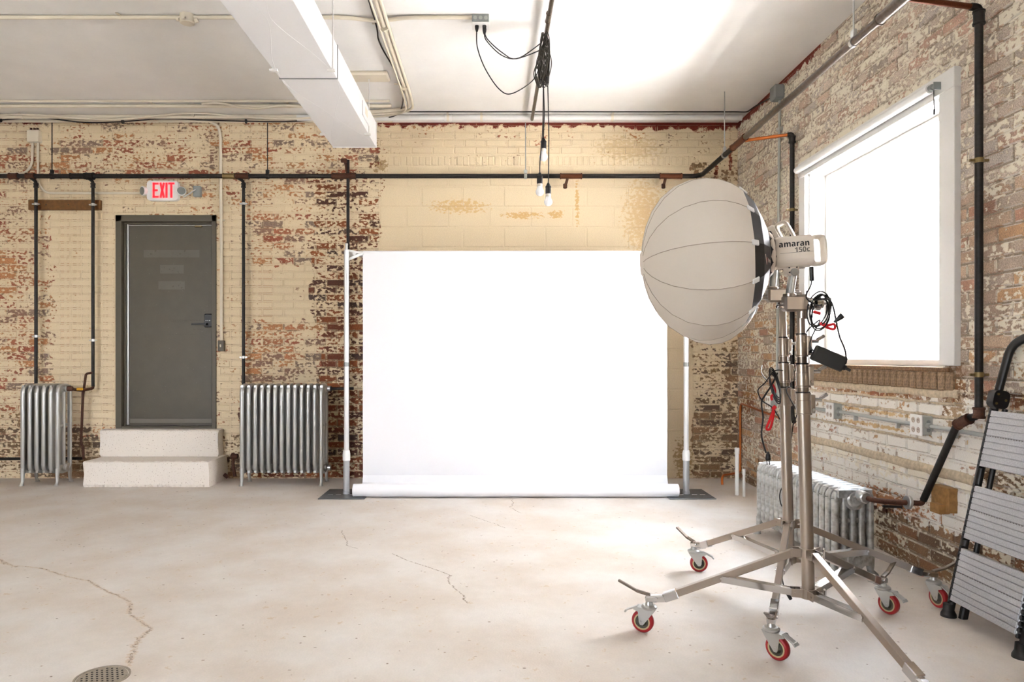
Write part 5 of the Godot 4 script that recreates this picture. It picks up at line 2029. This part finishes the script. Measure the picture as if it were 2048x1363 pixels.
# lamp head with its round fabric lantern; p: middle of the lamp body, pointing along dir
func lantern_light(which: String, p: Vector3, yaw: float, pitch: float, foot: Vector3) -> void:
	# local axes: +x runs from the lamp towards the tip of the lantern
	var basis_ := Basis(Vector3.UP, PI + yaw) * Basis(Vector3(0, 0, 1), -pitch)
	var t := thing("studio_light", "beige video light head with a carry handle on the %s" % which, "studio light", "video lights", p)
	var xf := basis_
	t.basis = xf
	var st := tool()
	# body: rounded square tube, flaring a little to the mount
	var outline := rounded(0.118, 0.128, 0.03, 6)
	var sections := [[-0.035, 0.93], [-0.03, 1.0], [0.10, 1.0], [0.108, 0.97], [0.112, 0.9]]
	var prev := []
	for q in sections:
		var now := []
		for o in outline:
			now.append(Vector3(q[0], o.y * q[1], o.x * q[1]))
		if prev:
			for k in outline.size():
				var j := (k + 1) % outline.size()
				var nrm0 := Vector3(0, outline[k].y, outline[k].x).normalized()
				var nrm1 := Vector3(0, outline[j].y, outline[j].x).normalized()
				var d0: Vector2 = outline[j] - outline[k]
				var fl := Vector3(0, -d0.x, d0.y).normalized()
				if fl.dot(nrm0) < 0:
					fl = -fl
				quad(st, prev[k], prev[j], now[j], now[k], fl)
		else:
			for k in range(1, outline.size() - 1):
				tri(st, now[0], now[k], now[k + 1], Vector3(-1, 0, 0), Vector3(-1, 0, 0), Vector3(-1, 0, 0))
		prev = now
	put(st, "body", M["lamp_body"], t)
	# the handle loop at the rear end, as wide plates with a slot
	st = tool()
	var loop := []
	for k in 33:
		var a := TAU * k / 32.0
		var e := Vector2(cos(a), sin(a))
		var sx := signf(e.x) * pow(absf(e.x), 0.45) * 0.026
		var sy := signf(e.y) * pow(absf(e.y), 0.45) * 0.056
		loop.append(Vector3(-0.062 + sx, sy, 0))
	tube(st, loop, 0.036, 12, false, 0.24, Vector3(0, 0, 1))
	put(st, "handle", M["lamp_body"], t)
	st = tool()
	for k in 16:
		box(st, Vector3(-0.02 + k * 0.0075, -0.0615, 0.038), Vector3(0.0032, 0.009, 0.012))
		box(st, Vector3(-0.02 + k * 0.0075, 0.0615, 0.038), Vector3(0.0032, 0.009, 0.012))
	put(st, "vent_slot", M["print_grey"], t)
	st = tool()
	box(st, Vector3(0.035, -0.008, 0.0), Vector3(0.13, 0.0012, 0.1185))
	put(st, "seam", M["print_grey"], t)
	# printing on both flanks
	for s in [-1.0, 1.0]:
		for q in [["amaran", 0.0245, 0.028, "print_dark", 0.048], ["150c", 0.021, 0.002, "print_grey", 0.013]]:
			var tm := TextMesh.new()
			var f := SystemFont.new()
			f.font_names = PackedStringArray(["Droid Sans"])
			f.font_weight = 700
			tm.font = f
			tm.text = q[0]
			tm.font_size = 64
			tm.pixel_size = q[1] / 48.0
			tm.depth = 0.0012
			tm.horizontal_alignment = HORIZONTAL_ALIGNMENT_RIGHT if s < 0 else HORIZONTAL_ALIGNMENT_LEFT
			var o := lay(tm, "lettering", M[q[3]], t)
			# the camera sees the flank from -z or +z of the lamp; the text reads along the lamp towards its handle
			o.basis = Basis(Vector3(0, 1, 0), PI if s < 0 else 0.0)
			o.position = Vector3(-0.018, q[2], s * 0.0595)
	# yoke foot: bracket with four screws and the spigot down into the stand
	st = tool()
	box(st, Vector3(0.045, -0.075, 0.0), Vector3(0.05, 0.045, 0.06), Basis(), 0.006)
	var br := put(st, "yoke_bracket", M["lamp_body"], t)
	st = tool()
	for a in [-1, 1]:
		for c in [-1, 1]:
			for z in [-0.0305, 0.0305]:
				cyl(st, Vector3(0.045 + a * 0.015, -0.075 + c * 0.010, z), Vector3(0.045 + a * 0.015, -0.075 + c * 0.010, z * 1.03), 0.0035, 8)
	put(st, "screw", M["print_dark"], br)
	st = tool()
	var lf: Vector3 = basis_.inverse() * (foot - p)
	cyl(st, Vector3(0.04, -0.092, 0.0), lf, 0.0165, 18)
	cyl(st, Vector3(0.04, -0.085, -0.034), Vector3(0.04, -0.085, 0.034), 0.017, 18, 0.003)
	put(st, "spigot", M["zinc"], t)
	# ---- lantern
	var l := thing("lantern_softbox", "round white fabric lantern diffuser on the %s" % which, "softbox", "lantern diffusers", p + basis_ * Vector3(0.408, 0, 0))
	l.basis = basis_
	var prof := [[0.240, 0.052], [0.233, 0.10], [0.216, 0.16], [0.187, 0.222], [0.146, 0.277], [0.090, 0.320], [0.03, 0.341], [-0.02, 0.3435], [-0.07, 0.334], [-0.115, 0.314], [-0.162, 0.283]]
	var gores := 12
	var shape := func(i: int, f: float, phase: float) -> Vector3:
		# f runs 0..1 across one gore; the cloth is stretched nearly flat between the ribs
		var a: float = TAU * (f + phase) / gores
		var half := PI / gores
		var loc := (f - 0.5) * 2.0 * half
		var flat := cos(half) / cos(loc)
		var r: float = prof[i][1] * lerpf(1.0, flat, 0.75)
		return Vector3(prof[i][0], r * sin(a), r * cos(a))
	var n := 6
	for g in gores:
		st = tool()
		var ph := g - 0.1
		for i in prof.size() - 1:
			for k in n:
				var q := []
				var nn := []
				for c in [[i, k], [i, k + 1], [i + 1, k + 1], [i + 1, k]]:
					var f := float(c[1]) / n
					var v: Vector3 = shape.call(c[0], f, ph)
					q.append(v)
					var i0: int = maxi(c[0] - 1, 0)
					var i1: int = mini(c[0] + 1, prof.size() - 1)
					var du: Vector3 = shape.call(i1, f, ph) - shape.call(i0, f, ph)
					var dv: Vector3 = shape.call(c[0], minf(f + 0.05, 1.0), ph) - shape.call(c[0], maxf(f - 0.05, 0.0), ph)
					var nm := du.cross(dv).normalized()
					nn.append(nm if nm.dot(v - Vector3(0.05, 0, 0)) > 0 else -nm)
				quadn(st, q, nn)
		put(st, "fabric_panel", M["lantern_cloth"], l)
	for g in gores:
		st = tool()
		var pts := []
		for i in prof.size():
			pts.append(shape.call(i, 0.0, g - 0.1) * Vector3(1, 0.9985, 0.9985))
		tube(st, pts, 0.0016, 6)
		put(st, "rib_seam", M["lantern_seam"], l)
	st = tool()
	lathe(st, [Vector2(0, 0.252), Vector2(0.045, 0.248), Vector2(0.055, 0.240), Vector2(0.053, 0.232)], Transform3D(toward(Vector3(1, 0, 0)), Vector3.ZERO), 24)
	put(st, "end_cap", M["lantern_cloth"], l)
	# black skirt of flat panels towards the lamp
	var sk := [[-0.160, 0.2845], [-0.208, 0.232], [-0.248, 0.155], [-0.262, 0.105], [-0.274, 0.098]]
	for g in gores:
		st = tool()
		for i in sk.size() - 1:
			var q := []
			for c in [[i, 0], [i, 1], [i + 1, 1], [i + 1, 0]]:
				var a: float = TAU * (g - 0.1 + c[1]) / gores
				q.append(Vector3(sk[c[0]][0], sk[c[0]][1] * sin(a), sk[c[0]][1] * cos(a)))
			var nm: Vector3 = (q[1] - q[0]).cross(q[3] - q[0]).normalized()
			if nm.dot(q[0] - Vector3(0.1, 0, 0)) < 0:
				nm = -nm
			quad(st, q[0], q[1], q[2], q[3], nm)
		put(st, "skirt_panel", M["skirt_black"], l)
	for g in gores:
		st = tool()
		var a: float = TAU * (g - 0.1) / gores
		var o := Vector3(0, sin(a), cos(a))
		bar(st, Vector3(-0.150, 0, 0) + o * 0.294, Vector3(-0.180, 0, 0) + o * 0.267, 0.022, 0.007, o, 0.003)
		put(st, "clip", M["white_plastic"], l)
	st = tool()
	lathe(st, [Vector2(0.06, -0.288), Vector2(0.088, -0.285), Vector2(0.099, -0.272), Vector2(0.101, -0.260), Vector2(0.094, -0.258)], Transform3D(toward(Vector3(1, 0, 0)), Vector3.ZERO), 28)
	put(st, "mount_ring", M["lamp_body"], l)
	# the maker's mark and script on the skirt, on the panel that faces the camera side
	var a := TAU * (6.5 - 0.1) / gores
	for s in [a]:
		var o := Vector3(0, sin(s), cos(s))
		var along := (Vector3(-0.248, 0, 0) + o * 0.155 - (Vector3(-0.208, 0, 0) + o * 0.232)).normalized()
		var across := Vector3(0, cos(s), -sin(s))
		var nrm := across.cross(along).normalized()
		if nrm.dot(o) < 0:
			nrm = -nrm
		var c := Vector3(-0.217, 0, 0) + o * 0.216 * cos(PI / gores) + nrm * 0.002
		var st2 := tool()
		bar(st2, c - across * 0.02 - along * 0.012, c + across * 0.022 + along * 0.006, 0.006, 0.001, nrm)
		put(st2, "logo_stroke", M["logo_silver"], l)
		st2 = tool()
		bar(st2, c + across * 0.022 + along * 0.006, c - across * 0.006 + along * 0.012, 0.007, 0.001, nrm)
		put(st2, "logo_stroke", M["logo_red"], l)
		st2 = tool()
		var script := []
		for k in 22:
			script.append(c + nrm * 0.0005 + along * (0.024 + 0.0016 * k) + across * (0.004 + 0.006 * sin(k * 1.9) * (1.0 if k > 4 else 1.6) + 0.0006 * k))
		tube(st2, script, 0.0008, 5)
		put(st2, "script_mark", M["logo_silver"], l)


func build_lights() -> void:
	var near := Vector3(1.313, 0, -2.95)
	var far := Vector3(1.445, 0, -3.46)
	rolling_stand("steel rolling stand that carries the lantern in front of the other", near, [163.8, 38.9, -83.0], [150, -60, -40], 1.475, [0.655, 0.70, 0.70]).set_meta("label", "steel rolling stand with the black power adapter hanging from its sleeve")
	rolling_stand("steel rolling stand behind", far, [118.6, 1.5, -118.9], [-10, -75, -50], 1.552, [0.65, 0.71, 0.665]).set_meta("label", "steel rolling stand with the plug and red cable tie dangling beside it")
	lantern_light("stand with the power adapter", Vector3(1.277, 1.654, -2.95), deg_to_rad(-8.0), deg_to_rad(3.5), Vector3(1.228, 1.475, -2.95))
	lantern_light("stand with the dangling plug", Vector3(1.365, 1.785, -3.465), deg_to_rad(-33.0), deg_to_rad(26.0), Vector3(1.357, 1.552, -3.46))
	# power adapter hanging on the near stand
	var pa := thing("power_adapter", "black power adapter brick hanging on the steel stand", "power adapter", "", at(1657, 716, 2.88))
	pa.basis = Basis.from_euler(Vector3(0.1, -0.25, -0.42))
	var st := tool()
	box(st, Vector3.ZERO, Vector3(0.125, 0.064, 0.045), Basis(), 0.005)
	put(st, "case", M["adapter"], pa)
	st = tool()
	box(st, Vector3(0.068, -0.01, 0), Vector3(0.014, 0.022, 0.022), Basis(), 0.003)
	cyl(st, Vector3(0.07, -0.01, 0), Vector3(0.095, -0.012, 0), 0.006, 10)
	put(st, "plug", M["socket_black"], pa)
	# cords of the near light: down from the lamp, coiled on the head, on to the adapter
	var c := thing("power_cable", "black cord coiled over the head of the stand with a red tie", "cable", "light cables")
	st = tool()
	var lamp_end := at(1623, 538, 2.97)
	tube(st, smooth([lamp_end + Vector3(0, -0.05, 0), at(1621, 572, 2.96), at(1612, 592, 2.93), at(1622, 604, 2.90), at(1640, 612, 2.88)]), 0.0028, 6)
	var r := RandomNumberGenerator.new()
	r.seed = 77
	for k in 5:
		var ctr := at(1640 + r.randf_range(-6, 5), 622 + r.randf_range(-6, 6), 2.90)
		var ring_ := []
		var ph := r.randf() * TAU
		var w := r.randf_range(0.035, 0.05)
		var hh := r.randf_range(0.055, 0.075)
		for j in 15:
			var a := ph + TAU * j / 13.0
			ring_.append(ctr + Vector3(cos(a) * w * 0.75 + 0.02 * sin(a), sin(a) * hh, cos(a + 1.0) * 0.03 + r.randf_range(-0.008, 0.008)))
		tube(st, smooth(ring_, 4), 0.0028, 6)
	tube(st, smooth([at(1628, 600, 2.9), at(1660, 600, 2.88), at(1672, 640, 2.88), at(1675, 655, 2.88), at(1680, 675, 2.88), at(1690, 700, 2.88), at(1692, 724, 2.88), at(1686, 728, 2.88)]), 0.0035, 6)
	tube(st, smooth([at(1612, 665, 2.92), at(1620, 655, 2.91), at(1640, 640, 2.89), at(1625, 670, 2.91), at(1620, 690, 2.91), at(1630, 705, 2.90)]), 0.0028, 6)
	put(st, "wire", M["cord_black"], c)
	st = tool()
	cyl(st, lamp_end + Vector3(0, 0.01, 0), lamp_end + Vector3(0.002, -0.05, 0), 0.0085, 12, 0.002)
	put(st, "connector", M["socket_black"], c)
	st = tool()
	lathe(st, [Vector2(0, 0), Vector2(0.005, 0), Vector2(0.0075, 0.012), Vector2(0.011, 0.03), Vector2(0.011, 0.042), Vector2(0, 0.043)], Transform3D(toward(Vector3(0.7, 0.6, 0.2).normalized()), at(1668, 644, 2.87)), 10)
	put(st, "plug", M["socket_black"], c)
	st = tool()
	for s in [-1.0, 1.0]:
		cyl(st, at(1676, 634, 2.87) + Vector3(0, s * 0.004, 0), at(1684, 626, 2.87) + Vector3(0, s * 0.006, 0), 0.0018, 6)
	put(st, "prong", M["zinc"], c)
	st = tool()
	tube(st, smooth([at(1640, 645, 2.88), at(1655, 650, 2.87), at(1668, 648, 2.87), at(1669, 657, 2.87), at(1658, 656, 2.87), at(1640, 646, 2.87)]), 0.0055, 6, true, 0.35)
	put(st, "tie", M["strap_red"], c)
	st = tool()
	box(st, at(1634, 625, 2.87), Vector3(0.035, 0.012, 0.01), Basis.from_euler(Vector3(0, 0.3, -0.2)), 0.003)
	put(st, "tie", M["strap_red"], c)
	# cords of the far light
	var d := thing("power_cable", "black cord looped beside the stand with its plug dangling over the radiator", "cable", "light cables")
	st = tool()
	var q := 3.40
	for k in 4:
		var ring_ := []
		var ph := 0.4 * k
		for j in 13:
			var a := ph + TAU * j / 11.0
			ring_.append(at(1550 + 8 * cos(a) + 8 * sin(a * 1.0), 765 + 30 * sin(a) + 4 * k, q + 0.03 * cos(a + k)))
		tube(st, smooth(ring_, 4), 0.003, 6)
	tube(st, smooth([at(1566, 740, q), at(1548, 742, q), at(1530, 765, q), at(1516, 780, q), at(1524, 800, q), at(1545, 815, q), at(1560, 838, q)]), 0.003, 6)
	tube(st, smooth([at(1555, 745, q), at(1543, 770, q), at(1530, 790, q), at(1523, 805, q), at(1526, 835, q), at(1523, 870, q), at(1532, 905, q)]), 0.0042, 6)
	tube(st, smooth([at(1575, 772, q - 0.06), at(1574, 785, q - 0.06), at(1590, 815, q - 0.06), at(1593, 830, q - 0.06), at(1586, 850, q - 0.04)]), 0.003, 6)
	tube(st, smooth([at(1586, 850, q + 0.12), at(1572, 950, q + 0.12), at(1560, 985, q + 0.12), at(1561, 1005, q + 0.12), at(1567, 1025, q + 0.12), at(1566, 1100, q + 0.02), at(1564, 1150, 3.3), at(1570, 1180, 3.25)]), 0.003, 6)
	tube(st, smooth([at(1524, 730, q + 0.3), at(1523, 745, q + 0.2), at(1535, 762, q + 0.02)]), 0.0028, 6)
	put(st, "wire", M["cord_black"], d)
	st = tool()
	lathe(st, [Vector2(0, 0), Vector2(0.011, 0), Vector2(0.013, 0.01), Vector2(0.010, 0.026), Vector2(0.005, 0.04), Vector2(0, 0.041)], Transform3D(Basis(), at(1536, 920, q)), 10)
	for s in [-1.0, 1.0]:
		cyl(st, at(1536, 920, q) + Vector3(s * 0.006, 0, 0), at(1537, 929, q) + Vector3(s * 0.006, 0, 0), 0.002, 6)
	put(st, "plug", M["socket_black"], d)
	st = tool()
	cyl(st, at(1569, 1176, 3.25), at(1582, 1198, 3.24), 0.008, 10, 0.002)
	put(st, "plug", M["socket_black"], d)
	st = tool()
	tube(st, smooth([at(1548, 816, q), at(1540, 838, q), at(1533, 856, q), at(1540, 857, q), at(1545, 840, q), at(1549, 818, q)]), 0.006, 6, true, 0.35)
	put(st, "tie", M["strap_red"], d)
	st = tool()
	tube(st, smooth([at(1543, 766, q), at(1549, 775, q), at(1550, 785, q), at(1543, 792, q), at(1544, 800, q)]), 0.006, 6, true, 0.4)
	put(st, "tie", M["strap_red"], d)
	st = tool()
	cyl(st, at(1545, 818, q), at(1551, 812, q), 0.009, 10)
	put(st, "tie_knot", M["strap_red"], d)


# ---------------------------------------------------------------- ladder and the rest along the window wall

func build_ladder() -> void:
	var t := thing("step_ladder", "folded black step ladder with ribbed aluminium treads leaning on the brick wall", "ladder")
	var d0 := 3.335      # far rail
	var d1 := 2.875      # near rail
	var foot := 2.135
	var lean := Vector3(0.23, 1.05, 0)
	var on := func(y: float, d: float, off := 0.0) -> Vector3:
		var n := Vector3(-lean.y, lean.x, 0).normalized()
		return Vector3(foot, 0, -d) + lean * (y / 1.05) + n * off
	# front frame: one tube from foot to foot over the handle
	var st := tool()
	var path := [on.call(0.0, d0), on.call(1.0, d0), on.call(1.27, d0 - 0.02), on.call(1.315, d0 - 0.12), on.call(1.315, d1 + 0.12), on.call(1.27, d1 + 0.02), on.call(1.0, d1), on.call(0.0, d1)]
	tube(st, bent(path, 0.09, 7), 0.0165, 14, true, 1.25)
	put(st, "front_frame", M["ladder_black"], t)
	st = tool()
	tube(st, bent([on.call(0.025, d0 - 0.03, -0.045), on.call(0.98, d0 - 0.03, -0.03)], 0.02), 0.012, 12)
	tube(st, bent([on.call(0.025, d1 + 0.03, -0.045), on.call(0.98, d1 + 0.03, -0.03)], 0.02), 0.012, 12)
	tube(st, [on.call(0.13, d0 - 0.03, -0.045), on.call(0.13, d1 + 0.03, -0.045)], 0.0105, 12)
	put(st, "rear_frame", M["ladder_black"], t)
	for d in [d0, d1]:
		st = tool()
		lathe(st, [Vector2(0.0, 0.0), Vector2(0.034, 0.0), Vector2(0.033, 0.012), Vector2(0.024, 0.03), Vector2(0.022, 0.06), Vector2(0.0, 0.061)], Transform3D(Basis(), Vector3(foot, 0, -d)), 18)
		put(st, "rubber_foot", M["black_rubber"], t)
		st = tool()
		var k: float = d - 0.03 if d == d0 else d + 0.03
		box(st, on.call(0.03, k, -0.047), Vector3(0.034, 0.07, 0.03), Basis(Vector3(0, 0, 1), -0.2), 0.006)
		put(st, "rubber_foot", M["black_rubber"], t)
		# hinge plates
		st = tool()
		var s := 1.0 if d == d0 else -1.0
		for z in [0.0]:
			var c: Vector3 = on.call(1.02, d, -0.01)
			plate(st, rounded(0.075, 0.085, 0.025), 0.045, Transform3D(Basis(Vector3(0, 0, 1), -0.215), c))
		var hp := put(st, "hinge", M["ladder_black"], t)
		st = tool()
		for q in [[-0.02, 0.022], [-0.02, -0.022], [0.02, 0.0]]:
			for z in [-0.024, 0.024]:
				var c: Vector3 = on.call(1.02, d, -0.01) + Basis(Vector3(0, 0, 1), -0.215) * Vector3(q[0], q[1], z)
				cyl(st, c - Vector3(0, 0, 0.001), c + Vector3(0, 0, 0.001), 0.006, 10)
		put(st, "rivet", M["brass"], hp)
	# treads folded flat against the frame: aluminium boards of ribs
	var bz := Basis(Vector3(lean.y, -lean.x, 0).normalized(), lean.normalized(), Vector3(0, 0, 1))
	for q in [[0.70, 0.965], [0.365, 0.615], [0.075, 0.325]]:
		st = tool()
		var y0: float = q[0]
		var y1: float = q[1]
		var c: Vector3 = on.call((y0 + y1) / 2, (d0 + d1) / 2, 0.012)
		var hgt := (y1 - y0)
		box(st, c, Vector3(0.022, hgt, d0 - d1 - 0.045), bz, 0.003)
		var tr := put(st, "tread", M["tread_metal"], t)
		for k in 9:
			st = tool()
			var yy := lerpf(-hgt / 2 + 0.014, hgt / 2 - 0.014, k / 8.0)
			box(st, c + bz * Vector3(-0.0135, yy, 0), Vector3(0.006, hgt / 9.0 - 0.0025, d0 - d1 - 0.05), bz, 0.0015)
			put(st, "rib", M["tread_metal"], tr)
		st = tool()
		for s in [-1.0, 1.0]:
			for k in 11:
				var yy := lerpf(-hgt / 2, hgt / 2, k / 10.0)
				box(st, c + bz * Vector3(-0.004, yy, s * ((d0 - d1) / 2 - 0.014)), Vector3(0.026, 0.019, 0.014), bz, 0.004)
		put(st, "end_cap", M["black_rubber"], tr)
		st = tool()
		for k in 24:
			box(st, c + bz * Vector3(-0.0168, 0.012, -0.19 + k * 0.0165), Vector3(0.0015, 0.004, 0.007), bz)
		put(st, "grip_line", M["print_grey"], tr)
		if y1 > 0.9:
			st = tool()
			plate(st, rounded(0.13, 0.028, 0.013), 0.006, Transform3D(Basis(Vector3(0, 0, 1), bz.y, -bz.x), c + bz * Vector3(-0.0150, hgt / 2 - 0.045, -0.14 + 0.22)))
			put(st, "hand_slot", M["black_rubber"], tr)


func outlet(label: String, p: Vector3) -> void:
	var t := thing("wall_outlet", label, "outlet", "outlets on the window wall", p)
	# p on the wall; faces -x
	var st := tool()
	box(st, Vector3(-0.032, 0, 0), Vector3(0.064, 0.105, 0.105), Basis(), 0.004)
	var b := put(st, "box", M["galvanised"], t)
	st = tool()
	for y in [-0.025, 0.02]:
		cyl(st, Vector3(-0.03, y, 0.0525), Vector3(-0.03, y, 0.0535), 0.011, 14)
	put(st, "knockout", M["grey_box"], b)
	st = tool()
	box(st, Vector3(-0.067, 0, 0), Vector3(0.006, 0.117, 0.115), Basis(), 0.002)
	var pl := put(st, "cover_plate", M["outlet_white"], t)
	for y in [-0.027, 0.027]:
		for z in [-0.024, 0.024]:
			st = tool()
			cyl(st, Vector3(-0.069, y, z), Vector3(-0.0725, y, z), 0.0165, 16, 0.001)
			put(st, "receptacle", M["outlet_face"], pl)
	st = tool()
	for y in [-0.027, 0.027]:
		for z in [-0.024, 0.024]:
			for k in [-1, 1]:
				box(st, Vector3(-0.0727, y + 0.003, z + k * 0.005), Vector3(0.001, 0.010, 0.0032))
			cyl(st, Vector3(-0.0722, y - 0.008, z), Vector3(-0.0732, y - 0.008, z), 0.0026, 8)
	put(st, "slot", M["outlet_slot"], pl)


func build_side_things() -> void:
	var x := SIDE
	var y := 0.835
	outlet("white quad outlet on the bricks near the ladder", Vector3(x, y, -3.99))
	outlet("white quad outlet on the bricks between the two steel stands and the ladder outlet", Vector3(x, y, -5.02))
	outlet("white quad outlet in the corner behind the looped black cord", Vector3(x, 0.82, -6.15))
	var t := thing("conduit", "thin steel conduit linking the outlets under the window", "conduit", "window wall conduits")
	var st := tool()
	for q in [[3.1, 3.94], [4.04, 4.97], [5.07, 6.10]]:
		tube(st, [Vector3(x - 0.035, y - 0.004, -q[0]), Vector3(x - 0.035, y - (0.012 if q[0] > 5.0 else 0.0), -q[1])], 0.0115, 10)
		for d in [q[0] + 0.02, q[1] - 0.02]:
			cyl(st, Vector3(x - 0.035, y, -d - 0.018), Vector3(x - 0.035, y, -d + 0.018), 0.015, 10)
	put(st, "tube", M["galvanised"], t)
	for d in [3.72, 4.25, 4.75, 5.4]:
		st = tool()
		box(st, Vector3(x - 0.02, y - 0.02, -d), Vector3(0.03, 0.05, 0.012), Basis(), 0.003)
		put(st, "strap", M["zinc"], t)
	# riser conduit and the box under the ceiling
	var jb := thing("junction_box", "grey steel junction box on the window wall under the ceiling", "junction box", "", Vector3(x - 0.055, 3.435, -5.98))
	st = tool()
	box(st, Vector3.ZERO, Vector3(0.09, 0.12, 0.11), Basis(), 0.012)
	put(st, "box", M["grey_box"], jb)
	var rc := conduit("thin grey conduit down the window wall from the steel junction box", [Vector3(x - 0.03, 3.38, -5.99), Vector3(x - 0.03, 0.88, -6.05)], 0.0115, M["galvanised"], "window wall conduits")
	for yy in [3.14, 2.2]:
		st = tool()
		box(st, Vector3(x - 0.022, yy, -6.005), Vector3(0.04, 0.03, 0.055), Basis(), 0.004)
		put(st, "strap", M["zinc"], rc)
	# dark flat bar behind the stands, leaning on the radiator
	var fb := thing("dark_strut", "dark flat strut standing between the radiator and the wall", "strut")
	st = tool()
	bar(st, Vector3(2.30, 0.43, -5.25), Vector3(2.38, 0.78, -5.45), 0.03, 0.012, Vector3.RIGHT, 0.002)
	put(st, "strut", M["iron"], fb)
	# round cap low on the wall
	var cp := thing("pipe_stub", "small capped pipe stub set in the brick wall near the corner", "pipe stub", "", Vector3(x - 0.01, 1.17, -6.45))
	st = tool()
	lathe(st, [Vector2(0.034, 0.0), Vector2(0.034, 0.02), Vector2(0.026, 0.024), Vector2(0.024, 0.012), Vector2(0, 0.012)], Transform3D(toward(Vector3(-1, 0, 0)), Vector3.ZERO), 18)
	put(st, "ring", M["mortar_smear"], cp)
